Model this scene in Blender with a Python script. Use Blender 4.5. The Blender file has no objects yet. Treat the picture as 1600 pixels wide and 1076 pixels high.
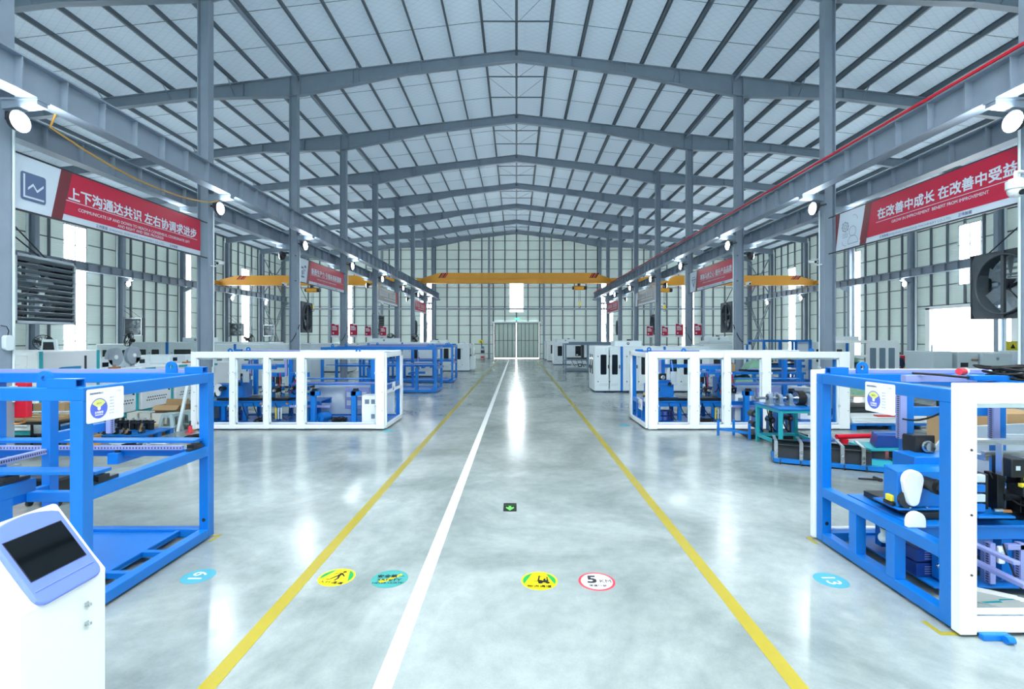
import bpy, math, random
from mathutils import Vector, Matrix
PI = math.pi
rnd = random.Random(7)
sc = bpy.context.scene
COL = sc.collection

# ---------------------------------------------------------------- camera
cam = bpy.data.cameras.new('camera'); cam_o = bpy.data.objects.new('camera', cam); COL.objects.link(cam_o)
cam_o.location = (0, 0, 2.4); cam_o.rotation_euler = (PI/2, 0, 0)
cam.sensor_width = 36.0; cam.lens = 36.0*760/1600
cam.shift_x = -7/1600; cam.shift_y = -11/1600
cam.clip_start = 0.05; cam.clip_end = 300
sc.camera = cam_o

# ---------------------------------------------------------------- sky light and exposure
world = bpy.data.worlds.new('sky'); sc.world = world; world.use_nodes = True
wn = world.node_tree; bg = wn.nodes['Background']
bg.inputs[0].default_value = (0.90, 0.96, 1.0, 1); bg.inputs[1].default_value = 5.5
vs = sc.view_settings
vs.view_transform = 'Standard'; vs.look = 'None'; vs.gamma = 1.0; vs.use_curve_mapping = False
vs.exposure = 1.33
cy = sc.cycles
cy.use_denoising = True
cy.max_bounces = 10; cy.diffuse_bounces = 6; cy.glossy_bounces = 4; cy.transmission_bounces = 6; cy.transparent_max_bounces = 12
cy.caustics_reflective = False; cy.caustics_refractive = False
cy.sample_clamp_indirect = 5.0; cy.sample_clamp_direct = 12.0

# ---------------------------------------------------------------- materials
def s2l(c):
    return tuple((x/12.92 if x <= 0.04045 else ((x+0.055)/1.055)**2.4) for x in c)
def hexc(h):
    return s2l([int(h[i:i+2], 16)/255 for i in (0, 2, 4)])
def mat(name, h, rough=0.5, metal=0.0, var=0.0, vscale=6.0, bump=0.0, bscale=40.0, spec=0.5, coat=0.0):
    m = bpy.data.materials.new(name); m.use_nodes = True
    nt = m.node_tree; b = nt.nodes['Principled BSDF']
    c = hexc(h)
    b.inputs['Roughness'].default_value = rough; b.inputs['Metallic'].default_value = metal
    b.inputs['Specular IOR Level'].default_value = spec
    if coat: b.inputs['Coat Weight'].default_value = coat; b.inputs['Coat Roughness'].default_value = 0.1
    tc = nt.nodes.new('ShaderNodeTexCoord')
    if var > 0:
        n = nt.nodes.new('ShaderNodeTexNoise'); n.inputs['Scale'].default_value = vscale; n.inputs['Detail'].default_value = 5
        nt.links.new(tc.outputs['Object'], n.inputs['Vector'])
        mx = nt.nodes.new('ShaderNodeMix'); mx.data_type = 'RGBA'
        mx.inputs[6].default_value = (*[max(0, x*(1-var)) for x in c], 1)
        mx.inputs[7].default_value = (*[min(1, x*(1+var)) for x in c], 1)
        nt.links.new(n.outputs['Fac'], mx.inputs[0]); nt.links.new(mx.outputs[2], b.inputs['Base Color'])
    else:
        b.inputs['Base Color'].default_value = (*c, 1)
    if bump > 0:
        n2 = nt.nodes.new('ShaderNodeTexNoise'); n2.inputs['Scale'].default_value = bscale; n2.inputs['Detail'].default_value = 3
        nt.links.new(tc.outputs['Object'], n2.inputs['Vector'])
        bp = nt.nodes.new('ShaderNodeBump'); bp.inputs['Strength'].default_value = bump; bp.inputs['Distance'].default_value = 0.01
        nt.links.new(n2.outputs['Fac'], bp.inputs['Height']); nt.links.new(bp.outputs[0], b.inputs['Normal'])
    return m
def emit(name, h, strength):
    m = bpy.data.materials.new(name); m.use_nodes = True
    b = m.node_tree.nodes['Principled BSDF']; c = hexc(h)
    b.inputs['Base Color'].default_value = (*c, 1)
    b.inputs['Emission Color'].default_value = (*c, 1); b.inputs['Emission Strength'].default_value = strength
    return m
M = dict(
    blue=mat('blue_paint', '0A70C6', 0.34, var=0.05), blue_dark=mat('dark_blue_paint', '163F8E', 0.4),
    white=mat('white_paint', 'EEF2F3', 0.38), white2=mat('cool_white_paint', 'D9E4E8', 0.38, var=0.03),
    lav=mat('lavender_paint', '8F98CC', 0.4), kblue=mat('kiosk_blue_plastic', '6C83E4', 0.3),
    steel=mat('grey_steel_paint', '8C9AA9', 0.42, var=0.10, vscale=2.5), steel2=mat('dark_grey_steel', '5E6E7C', 0.45, var=0.08, vscale=2.0),
    purlin=mat('purlin_steel', '56646F', 0.45, var=0.06), black=mat('black_metal', '14171B', 0.4), dark=mat('dark_grey_metal', '2C3138', 0.45),
    rubber=mat('black_rubber', '101113', 0.7), alu=mat('aluminium', 'C6CCD2', 0.28, metal=0.85), chrome=mat('chrome', 'D8DCE0', 0.12, metal=1.0),
    red=mat('red_paint', 'D3122F', 0.45), yellow=mat('yellow_plastic', 'E6D23C', 0.5), orange=mat('crane_yellow_paint', 'E5A031', 0.45, var=0.05),
    ocable=mat('orange_cable', 'C99A4A', 0.6), teal=mat('teal_paint', '2BA9B4', 0.4), tealdeck=mat('teal_sticker', '3F9692', 0.6),
    card=mat('cardboard', 'A98C66', 0.85, var=0.08), foam=mat('white_carton', 'D8DAD2', 0.7, var=0.05), wood=mat('plywood', 'B39870', 0.75, var=0.15),
    greyplast=mat('grey_plastic', 'A9BDBD', 0.5), glassdark=mat('tinted_acrylic', '1B232B', 0.08, spec=0.6), screen=mat('screen_glass', '05090D', 0.06, spec=0.6),
    tarp=mat('green_plastic_sheet', '7FAE93', 0.35, var=0.25, vscale=9, bump=0.5, bscale=14), pipe=mat('white_pipe', 'DDE3E2', 0.35),
    galv=mat('galvanised_sheet', 'A3B0B8', 0.33, metal=0.55, var=0.22, vscale=3.0), fan=mat('fan_housing', '4A5259', 0.5, metal=0.3, var=0.25, vscale=4.0),
    grey=mat('grey_machine_paint', '6F8496', 0.42), grey2=mat('light_grey_machine', 'C6D3DA', 0.42), copper=mat('copper', 'C98A5A', 0.35, metal=0.8),
    cream=mat('plaque_white', 'F4F5F6', 0.35), signred=mat('banner_red', 'B8123A', 0.5), signred2=mat('banner_brown_red', '6E2A33', 0.5),
    signwhite=mat('banner_white', 'C9D6E2', 0.5), signgrey=mat('banner_grey', '8C8A88', 0.5), ink=mat('ink_blue_grey', '55698C', 0.5),
    inkblack=mat('ink_black', '111111', 0.5), stickyellow=mat('sticker_yellow', 'F0DC00', 0.4), stickgreen=mat('sticker_green', '0E9B4A', 0.4),
    stickwhite=mat('sticker_white', 'E8ECEE', 0.4), stickred=mat('sticker_red', 'DE3F4E', 0.4), stickteal=mat('sticker_sky_teal', '4DA0B2', 0.6),
    floory=mat('floor_yellow', 'A29426', 0.35, var=0.05), floorw=mat('floor_white', 'F6F8F8', 0.35), lime=emit('lit_green', '5CFF5C', 1.2),
    limeprint=mat('lime_print', '6CFF5E', 0.4), limedim=mat('dim_lime_print', '3E8E3A', 0.4),
    lamp=emit('lamp_glow', 'F2FBFF', 100.0), dial=mat('dial_blue', '5B6FDB', 0.4), dialy=mat('dial_yellow', 'E3E98C', 0.4),
    silverprint=mat('grey_print', '8B98A3', 0.5), skin=mat('skin', 'C58F72', 0.5), navy=mat('navy_cloth', '23304F', 0.8), hair=mat('black_hair', '14100E', 0.6),
    beige=mat('beige_panel', 'C9B79E', 0.6), amber=mat('amber_plastic', 'F08A2E', 0.4), bottlegreen=mat('green_plastic', '5ECB8A', 0.4),
    sol=mat('machine_window_blue', '2E8FC0', 0.15), cable=mat('pale_hose', 'C8D2CE', 0.5), exitgreen=emit('exit_green', '38E09A', 2.0),
)

# ---------------------------------------------------------------- mesh building
class Frame:            # where a thing is being built: mirrored in x when sx is -1
    sx, ox, oy, oz = 1, 0.0, 0.0, 0.0
K = Frame()
def at(ox=0.0, oy=0.0, sx=1, oz=0.0):
    K.ox, K.oy, K.sx, K.oz = ox, oy, sx, oz

class MB:
    def __init__(s): s.v, s.f, s.m, s.sm = [], [], [], []
    def add(s, vs_, fs, m=0, smooth=False):
        b = len(s.v); s.v += [tuple(p) for p in vs_]
        for f in fs:
            s.f.append([b+i for i in f]); s.m.append(m); s.sm.append(smooth)
        return s
    def box(s, x0, x1, y0, y1, z0, z1, m=0):
        if x0 > x1: x0, x1 = x1, x0
        if y0 > y1: y0, y1 = y1, y0
        if z0 > z1: z0, z1 = z1, z0
        return s.add([(x0,y0,z0),(x1,y0,z0),(x1,y1,z0),(x0,y1,z0),(x0,y0,z1),(x1,y0,z1),(x1,y1,z1),(x0,y1,z1)],
              [(3,2,1,0),(4,5,6,7),(0,1,5,4),(1,2,6,5),(2,3,7,6),(3,0,4,7)], m)
    def bar(s, p, q, w, h, m=0, up=(0,0,1)):
        p, q = Vector(p), Vector(q); d = (q-p).normalized(); up = Vector(up)
        a = d.cross(up)
        if a.length < 1e-4: a = d.cross(Vector((0,1,0)))
        a.normalize(); b = a.cross(d).normalized()
        a, b = a*w/2, b*h/2
        vs_ = [p-a-b, p+a-b, p+a+b, p-a+b, q-a-b, q+a-b, q+a+b, q-a+b]
        return s.add(vs_, [(0,1,2,3),(7,6,5,4),(0,4,5,1),(1,5,6,2),(2,6,7,3),(3,7,4,0)], m)
    def cyl(s, p, q, r, n=14, m=0, r2=None, caps=True):
        p, q = Vector(p), Vector(q); d = (q-p).normalized()
        a = d.orthogonal().normalized(); b = d.cross(a)
        r2 = r if r2 is None else r2
        ring = [(math.cos(2*PI*i/n), math.sin(2*PI*i/n)) for i in range(n)]
        vs_ = [p+(a*c+b*t)*r for c, t in ring] + [q+(a*c+b*t)*r2 for c, t in ring]
        s.add(vs_, [(i, (i+1) % n, n+(i+1) % n, n+i) for i in range(n)], m, True)
        if caps:
            s.add(vs_[:n], [tuple(range(n))[::-1]], m); s.add(vs_[n:], [tuple(range(n))], m)
        return s
    def tube(s, pts, r, n=7, m=0, closed=False):
        pts = [Vector(p) for p in pts]; L = len(pts); vs_ = []
        prev = None
        for i, p in enumerate(pts):
            if closed: t = pts[(i+1) % L]-pts[i-1]
            else: t = pts[min(i+1, L-1)]-pts[max(i-1, 0)]
            t.normalize()
            a = t.orthogonal().normalized() if prev is None else (prev-t*prev.dot(t))
            if a.length < 1e-5: a = t.orthogonal()
            a.normalize(); prev = a; b = t.cross(a)
            vs_ += [p+(a*math.cos(2*PI*k/n)+b*math.sin(2*PI*k/n))*r for k in range(n)]
        fs = []
        for i in range(L if closed else L-1):
            j = (i+1) % L
            fs += [(i*n+k, i*n+(k+1) % n, j*n+(k+1) % n, j*n+k) for k in range(n)]
        s.add(vs_, fs, m, True)
        if not closed:
            s.add(vs_[:n], [tuple(range(n))[::-1]], m); s.add(vs_[-n:], [tuple(range(n))], m)
        return s
    def torus(s, c, axis, R_, r, n=28, k=7, m=0):
        c, d = Vector(c), Vector(axis).normalized(); a = d.orthogonal().normalized(); b = d.cross(a)
        return s.tube([c+(a*math.cos(2*PI*i/n)+b*math.sin(2*PI*i/n))*R_ for i in range(n)], r, k, m, True)
    def prism(s, poly, o, u, v, t, m=0):     # polygon (a,b) pairs in plane o + a*u + b*v, thickened by vector t
        o, u, v, t = Vector(o), Vector(u), Vector(v), Vector(t); n = len(poly)
        A = [o+u*a+v*b for a, b in poly]; B = [p+t for p in A]
        area = sum(poly[i][0]*poly[(i+1) % n][1]-poly[(i+1) % n][0]*poly[i][1] for i in range(n))
        flip = (area < 0) != (u.cross(v).dot(t) < 0)
        F = [tuple(range(n))[::-1], tuple(range(n, 2*n))] + [(i, (i+1) % n, n+(i+1) % n, n+i) for i in range(n)]
        if flip: F = [f[::-1] for f in F]
        return s.add(A+B, F, m)
    def flat(s, poly, o, u, v, m=0):
        o, u, v = Vector(o), Vector(u), Vector(v)
        return s.add([o+u*a+v*b for a, b in poly], [tuple(range(len(poly)))], m)
    def sphere(s, c, r, n=14, k=8, m=0, sx=1, sy=1, sz=1):
        vs_ = [(c[0], c[1], c[2]-r*sz)]
        for i in range(1, k):
            a = -PI/2+PI*i/k
            vs_ += [(c[0]+r*sx*math.cos(a)*math.cos(2*PI*j/n), c[1]+r*sy*math.cos(a)*math.sin(2*PI*j/n), c[2]+r*sz*math.sin(a)) for j in range(n)]
        vs_.append((c[0], c[1], c[2]+r*sz)); t = len(vs_)-1
        fs = [(0, 1+(j+1) % n, 1+j) for j in range(n)]
        for i in range(k-2):
            fs += [(1+i*n+j, 1+i*n+(j+1) % n, 1+(i+1)*n+(j+1) % n, 1+(i+1)*n+j) for j in range(n)]
        fs += [(t, 1+(k-2)*n+j, 1+(k-2)*n+(j+1) % n) for j in range(n)]
        return s.add(vs_, fs, m, True)
    def text(s, body, o, u, v, size, m=0, bold=0.0, align='LEFT', sx=1.0):
        V2, F2 = glyphs(body, 0.0, align)
        o, u, v = Vector(o), Vector(u), Vector(v)
        w = bold*size*1.1
        for i, (da, db) in enumerate(((-w, -w), (w, -w), (w, w), (-w, w), (0, 0)) if bold > 0 else ((0, 0),)):
            s.add([o+u*(a*size*sx+da)+v*(b*size+db)+u.cross(v)*(0.0003*i) for a, b in V2], F2, m)
        return s
    def build(s, name, mats, parent=None, bev=0.0, seg=1):
        if not isinstance(mats, (list, tuple)): mats = [mats]
        root = parent
        while root is not None and root.parent is not None: root = root.parent
        rl = Vector(root.location) if root is not None else Vector((0, 0, 0))
        me = bpy.data.meshes.new(name)
        vs_ = [(K.ox+K.sx*p[0]-rl.x, K.oy+p[1]-rl.y, K.oz+p[2]-rl.z) for p in s.v]
        fs = s.f if K.sx > 0 else [f[::-1] for f in s.f]
        me.from_pydata(vs_, [], fs)
        for m_ in mats: me.materials.append(M[m_] if isinstance(m_, str) else m_)
        me.polygons.foreach_set('material_index', s.m); me.polygons.foreach_set('use_smooth', s.sm)
        me.update()
        o = bpy.data.objects.new(name, me); COL.objects.link(o)
        if parent is not None: o.parent = parent
        if bev > 0:
            b = o.modifiers.new('bevel', 'BEVEL'); b.width = bev; b.segments = seg; b.limit_method = 'ANGLE'; b.harden_normals = False
        return o

_gl = {}
def glyphs(body, bold, align):
    k = (body, bold, align)
    if k not in _gl:
        c = bpy.data.curves.new('lettering', 'FONT'); c.body = body; c.align_x = align; c.offset = bold; c.resolution_u = 3
        o = bpy.data.objects.new('lettering', c); COL.objects.link(o)
        dg = bpy.context.evaluated_depsgraph_get(); dg.update()
        me = bpy.data.meshes.new_from_object(o.evaluated_get(dg))
        _gl[k] = ([(v.co.x, v.co.y) for v in me.vertices], [tuple(p.vertices) for p in me.polygons])
        bpy.data.objects.remove(o); bpy.data.curves.remove(c); bpy.data.meshes.remove(me)
    return _gl[k]

def tag(o, label=None, cat=None, group=None, kind=None):
    if label: o['label'] = label
    if cat: o['category'] = cat
    if group: o['group'] = group
    if kind: o['kind'] = kind
    return o
def thing(name, label, cat, loc, group=None):       # loc in the current build frame
    o = bpy.data.objects.new(name, None); COL.objects.link(o); o.empty_display_size = 0.2
    o.location = (K.ox+K.sx*loc[0], K.oy+loc[1], K.oz+loc[2])
    return tag(o, label, cat, group)
def dup(root, loc, label, group=None, rotz=None):   # copies a thing with its parts and their sub-parts
    r = root.copy(); COL.objects.link(r); r.location = loc
    if rotz is not None: r.rotation_euler = (0, 0, rotz)
    tag(r, label, None, group)
    for ch in list(root.children):
        c = ch.copy(); COL.objects.link(c); c.parent = r
        for g in list(ch.children):
            d = g.copy(); COL.objects.link(d); d.parent = c
    return r
def bx(root, name, m, *b, bev=0.004):
    return MB().box(*b).build(name, m, root, bev)
def cylp(root, name, m, p, q, r, n=16, bev=0.0):
    return MB().cyl(p, q, r, n).build(name, m, root, bev)
def tubep(root, name, m, pts, r, n=6):
    return MB().tube(pts, r, n).build(name, m, root)
def arc(c, R_, a0, a1, n=10):
    return [(c[0]+R_*math.cos(a0+(a1-a0)*i/n), c[1]+R_*math.sin(a0+(a1-a0)*i/n)) for i in range(n+1)]
def rrect(x0, x1, y0, y1, r, n=4):
    P = []
    for cx, cy_, a in ((x1-r, y1-r, 0), (x0+r, y1-r, PI/2), (x0+r, y0+r, PI), (x1-r, y0+r, 1.5*PI)):
        P += arc((cx, cy_), r, a, a+PI/2, n)
    return P
def sag(p, q, d, n=10):
    p, q = Vector(p), Vector(q)
    return [p.lerp(q, i/n)-Vector((0, 0, d*4*(i/n)*(1-i/n))) for i in range(n+1)]
# ================================================================ THE HALL
XC, XW, YB, YF, PITCH, Y0 = 9.48, 27.0, 56.0, -9.0, 5.97, 8.95
ZR, SL = 14.92, 0.117                                  # ridge height and slope of the roof sheet
def zroof(x): return ZR-SL*abs(x)
FY = [Y0+PITCH*k for k in range(-1, 9)]                # frames along the hall (last one stands at the gable)
FY[-1] = 55.6

def struct(name, mb, mats, parent=None, bev=0.0):
    o = mb.build(name, mats, parent, bev)
    if parent is None: o['kind'] = 'structure'
    return o

# floor: polished, cloudy concrete
def floor_mat():
    m = bpy.data.materials.new('polished_concrete'); m.use_nodes = True
    nt = m.node_tree; b = nt.nodes['Principled BSDF']; L = nt.links.new
    tc = nt.nodes.new('ShaderNodeTexCoord')
    def noise(scale, det, rough, dist=0.0):
        n = nt.nodes.new('ShaderNodeTexNoise'); n.inputs['Scale'].default_value = scale; n.inputs['Detail'].default_value = det
        n.inputs['Roughness'].default_value = rough; n.inputs['Distortion'].default_value = dist
        L(tc.outputs['Object'], n.inputs['Vector']); return n
    n1 = noise(0.45, 9, 0.62, 0.6); n2 = noise(5.0, 8, 0.65); n3 = noise(60, 4, 0.6)
    r1 = nt.nodes.new('ShaderNodeValToRGB'); L(n1.outputs['Fac'], r1.inputs[0])
    r1.color_ramp.elements[0].position = 0.32; r1.color_ramp.elements[0].color = (*hexc('7B8685'), 1)
    r1.color_ramp.elements[1].position = 0.68; r1.color_ramp.elements[1].color = (*hexc('B6BFBC'), 1)
    r2 = nt.nodes.new('ShaderNodeValToRGB'); L(n2.outputs['Fac'], r2.inputs[0])
    r2.color_ramp.elements[0].position = 0.3; r2.color_ramp.elements[0].color = (0.74, 0.77, 0.79, 1)
    r2.color_ramp.elements[1].position = 0.7; r2.color_ramp.elements[1].color = (1, 1, 1, 1)
    mx = nt.nodes.new('ShaderNodeMix'); mx.data_type = 'RGBA'; mx.blend_type = 'MULTIPLY'; mx.inputs[0].default_value = 0.75
    L(r1.outputs[0], mx.inputs[6]); L(r2.outputs[0], mx.inputs[7])
    r3 = nt.nodes.new('ShaderNodeValToRGB'); L(n3.outputs['Fac'], r3.inputs[0])
    r3.color_ramp.elements[0].position = 0.25; r3.color_ramp.elements[0].color = (0.85, 0.86, 0.87, 1)
    r3.color_ramp.elements[1].position = 0.6; r3.color_ramp.elements[1].color = (1, 1, 1, 1)
    mx2 = nt.nodes.new('ShaderNodeMix'); mx2.data_type = 'RGBA'; mx2.blend_type = 'MULTIPLY'; mx2.inputs[0].default_value = 0.6
    L(mx.outputs[2], mx2.inputs[6]); L(r3.outputs[0], mx2.inputs[7]); L(mx2.outputs[2], b.inputs['Base Color'])
    rr = nt.nodes.new('ShaderNodeMapRange'); L(n2.outputs['Fac'], rr.inputs['Value'])
    rr.inputs['From Min'].default_value = 0.3; rr.inputs['From Max'].default_value = 0.7
    rr.inputs['To Min'].default_value = 0.15; rr.inputs['To Max'].default_value = 0.26
    L(rr.outputs[0], b.inputs['Roughness'])
    b.inputs['Specular IOR Level'].default_value = 0.75
    bp = nt.nodes.new('ShaderNodeBump'); bp.inputs['Strength'].default_value = 0.05; bp.inputs['Distance'].default_value = 0.02
    n4 = noise(1.6, 4, 0.5); L(n4.outputs['Fac'], bp.inputs['Height']); L(bp.outputs[0], b.inputs['Normal'])
    return m
struct('floor', MB().box(-XW-0.3, XW+0.3, YF, YB+0.3, -0.2, 0.0), floor_mat())

# sheet with translucency added as daylight fill: white fleece behind a diamond wire net (roof) or ribbed panels (walls)
def sheet_mat(name, h, trans, kind):
    m = bpy.data.materials.new(name); m.use_nodes = True
    nt = m.node_tree; b = nt.nodes['Principled BSDF']; L = nt.links.new; c = hexc(h)
    b.inputs['Roughness'].default_value = 0.6; b.inputs['Base Color'].default_value = (*c, 1)
    tc = nt.nodes.new('ShaderNodeTexCoord'); sp = nt.nodes.new('ShaderNodeSeparateXYZ'); L(tc.outputs['Object'], sp.inputs[0])
    def mth(op, a, bb=None):
        n = nt.nodes.new('ShaderNodeMath'); n.operation = op
        for i, q in enumerate((a, bb)):
            if q is None: continue
            if isinstance(q, (int, float)): n.inputs[i].default_value = q
            else: L(q, n.inputs[i])
        return n.outputs[0]
    bp = nt.nodes.new('ShaderNodeBump')
    col = nt.nodes.new('ShaderNodeMix'); col.data_type = 'RGBA'
    if kind == 'roof':
        X, Y = sp.outputs[0], mth('MULTIPLY', sp.outputs[1], 1.5)
        a = mth('FRACT', mth('DIVIDE', mth('ADD', X, Y), 0.42)); d = mth('FRACT', mth('DIVIDE', mth('SUBTRACT', X, Y), 0.42))
        la = mth('LESS_THAN', a, 0.06); ld = mth('LESS_THAN', d, 0.06)
        net = mth('MAXIMUM', la, ld)
        n = nt.nodes.new('ShaderNodeTexNoise'); n.inputs['Scale'].default_value = 1.3; n.inputs['Detail'].default_value = 5
        L(tc.outputs['Object'], n.inputs['Vector'])
        L(n.outputs['Fac'], bp.inputs['Height']); bp.inputs['Strength'].default_value = 0.35; bp.inputs['Distance'].default_value = 0.12
        L(mth('MULTIPLY', net, 0.35), col.inputs[0])
        col.inputs[6].default_value = (*c, 1); col.inputs[7].default_value = (*[x*0.45 for x in c], 1)
    else:
        w = mth('SINE', mth('MULTIPLY', sp.outputs[2], 2*PI/0.115))
        L(w, bp.inputs['Height']); bp.inputs['Strength'].default_value = 0.5; bp.inputs['Distance'].default_value = 0.01
        n = nt.nodes.new('ShaderNodeTexNoise'); n.inputs['Scale'].default_value = 0.9; L(tc.outputs['Object'], n.inputs['Vector'])
        L(n.outputs['Fac'], col.inputs[0])
        col.inputs[6].default_value = (*[x*0.93 for x in c], 1); col.inputs[7].default_value = (*c, 1)
    L(col.outputs[2], b.inputs['Base Color']); L(bp.outputs[0], b.inputs['Normal'])
    tr = nt.nodes.new('ShaderNodeBsdfTranslucent'); L(col.outputs[2], tr.inputs[0])
    mix = nt.nodes.new('ShaderNodeMixShader'); mix.inputs[0].default_value = trans
    L(b.outputs[0], mix.inputs[1]); L(tr.outputs[0], mix.inputs[2]); L(mix.outputs[0], nt.nodes['Material Output'].inputs[0])
    return m
ROOF = sheet_mat('roof_fleece', 'B6C8D5', 0.029, 'roof'); WALL = sheet_mat('wall_sheet', 'C0D0CB', 0.027, 'wall')
DOOR = sheet_mat('door_sheet', 'C8D6D0', 0.10, 'wall')  # stronger translucency added to lighten the door leaves
def pane_mat():
    m = bpy.data.materials.new('window_pane'); m.use_nodes = True
    nt = m.node_tree; b = nt.nodes['Principled BSDF']; b.inputs['Roughness'].default_value = 0.15; b.inputs['Base Color'].default_value = (0.9, 0.95, 0.97, 1)
    t = nt.nodes.new('ShaderNodeBsdfTransparent'); mix = nt.nodes.new('ShaderNodeMixShader'); mix.inputs[0].default_value = 0.08
    nt.links.new(t.outputs[0], mix.inputs[1]); nt.links.new(b.outputs[0], mix.inputs[2]); nt.links.new(mix.outputs[0], nt.nodes['Material Output'].inputs[0])
    return m
PANE = pane_mat()

ADDED_ROOFLIGHT = (-6.5, 4.2, 0.3, 11.5)        # unseen rooflight strips, added above the near end to brighten its floor
mb = MB()
for s in (-1, 1):
    for x0, x1, y0, y1 in ((0, XW+0.4, YF, ADDED_ROOFLIGHT[0]), (0, ADDED_ROOFLIGHT[2], ADDED_ROOFLIGHT[0], ADDED_ROOFLIGHT[1]), (ADDED_ROOFLIGHT[3], XW+0.4, ADDED_ROOFLIGHT[0], ADDED_ROOFLIGHT[1]), (0, XW+0.4, ADDED_ROOFLIGHT[1], YB)):
        mb.add([(s*x0, y0, zroof(x0)), (s*x1, y0, zroof(x1)), (s*x1, y1, zroof(x1)), (s*x0, y1, zroof(x0))], [(0, 1, 2, 3)])
ceil = struct('ceiling', mb, ROOF)

# walls with real openings.  panel cells are cut around the rectangles in `holes` (a0,a1,z0,z1)
def wall_cells(a0, a1, top, holes):
    xs = sorted({a0, a1, *[h[0] for h in holes], *[h[1] for h in holes], *([0.0] if a0 < 0 < a1 and top(0) != top(a1) else [])})
    out = []
    for p, q in zip(xs[:-1], xs[1:]):
        hs = sorted([h for h in holes if h[0] <= p+1e-6 and h[1] >= q-1e-6], key=lambda h: h[2])
        z = 0.0
        for h in hs:
            if h[2] > z: out.append([(p, z), (q, z), (q, h[2]), (p, h[2])])
            z = h[3]
        out.append([(p, z), (q, z), (q, top(q)), (p, top(p))])
    return out
win_l = [(28.95, 30.55, 1.0, 9.2), (39.0, 40.4, 1.0, 9.2), (47.7, 49.2, 1.0, 9.2)]
win_r = [(28.2, 29.7, 5.6, 9.2), (38.1, 39.5, 1.0, 9.2), (47.0, 48.3, 1.0, 9.2)]
door_r = (26.3, 31.5, 0.0, 4.2)
win_b = [(-0.8, 0.8, 5.3, 9.2), (-11.1, -9.55, 1.4, 8.7), (9.65, 11.15, 1.4, 8.7), (-20.4, -18.9, 1.4, 8.7), (19.0, 20.5, 1.4, 8.7)]
door_b = (-2.62, 2.62, 0.0, 4.15)
zt = zroof(XW)
mb = MB()
for c in wall_cells(YF, YB, lambda a: zt, win_l): mb.add([(-XW, a, z) for a, z in c], [(3, 2, 1, 0)])
struct('wall_left', mb, WALL)
mb = MB()
for c in wall_cells(YF, YB, lambda a: zt, win_r+[door_r]): mb.add([(XW, a, z) for a, z in c], [(0, 1, 2, 3)])
struct('wall_right', mb, WALL)
mb = MB()
for c in wall_cells(-XW, XW, zroof, win_b+[door_b]): mb.add([(a, YB, z) for a, z in c], [(3, 2, 1, 0)])
struct('wall_back', mb, WALL)
added_doorway = [(-2.0, 2.0, 0.0, 3.0)]  # opening added behind the camera, unseen, to let light onto the near floor
mb = MB()
for c in wall_cells(-XW, XW, zroof, added_doorway): mb.add([(a, YF, z) for a, z in c], [(0, 1, 2, 3)])
struct('wall_front', mb, WALL)

# windows: frame, mullions and panes
nwin = 0
def window(o, u, w, z0, z1, nz):
    global nwin; nwin += 1
    o, u = Vector(o), Vector(u); fr = MB(); up = Vector((0, 0, 1))
    P = lambda a, z: o+u*a+up*z
    for a in (0.03, w/2, w-0.03): fr.bar(P(a, z0), P(a, z1), 0.045 if a != w/2 else 0.03, 0.05, up=u)
    for i in range(nz+1):
        z = z0+(z1-z0)*i/nz; fr.bar(P(0, z), P(w, z), 0.05, 0.045)
    f = struct('window_%d' % nwin, fr, 'steel')
    p = MB().add([P(0, z0), P(w, z0), P(w, z1), P(0, z1)], [(0, 1, 2, 3)]).build('pane', PANE, f)
for s in (-1, 1):  # frames and panes of the added rooflights, out of view
    nwin += 1; f = MB()
    for i in range(6):
        x = ADDED_ROOFLIGHT[2]+(ADDED_ROOFLIGHT[3]-ADDED_ROOFLIGHT[2])*i/5; f.bar((s*x, ADDED_ROOFLIGHT[0], zroof(x)), (s*x, ADDED_ROOFLIGHT[1], zroof(x)), 0.05, 0.05)
    f = struct('window_%d' % nwin, f, 'steel')
    MB().add([(s*ADDED_ROOFLIGHT[2], ADDED_ROOFLIGHT[0], zroof(ADDED_ROOFLIGHT[2])), (s*ADDED_ROOFLIGHT[3], ADDED_ROOFLIGHT[0], zroof(ADDED_ROOFLIGHT[3])), (s*ADDED_ROOFLIGHT[3], ADDED_ROOFLIGHT[1], zroof(ADDED_ROOFLIGHT[3])), (s*ADDED_ROOFLIGHT[2], ADDED_ROOFLIGHT[1], zroof(ADDED_ROOFLIGHT[2]))], [(0, 1, 2, 3)]).build('pane', PANE, f)
for h in win_l: window((-XW, h[0], 0), (0, 1, 0), h[1]-h[0], h[2], h[3], 7)
for h in win_r: window((XW, h[0], 0), (0, 1, 0), h[1]-h[0], h[2], h[3], 7 if h[2] < 2 else 3)
for h in win_b: window((h[0], YB, 0), (1, 0, 0), h[1]-h[0], h[2], h[3], 6 if h[2] < 2 else 4)

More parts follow.
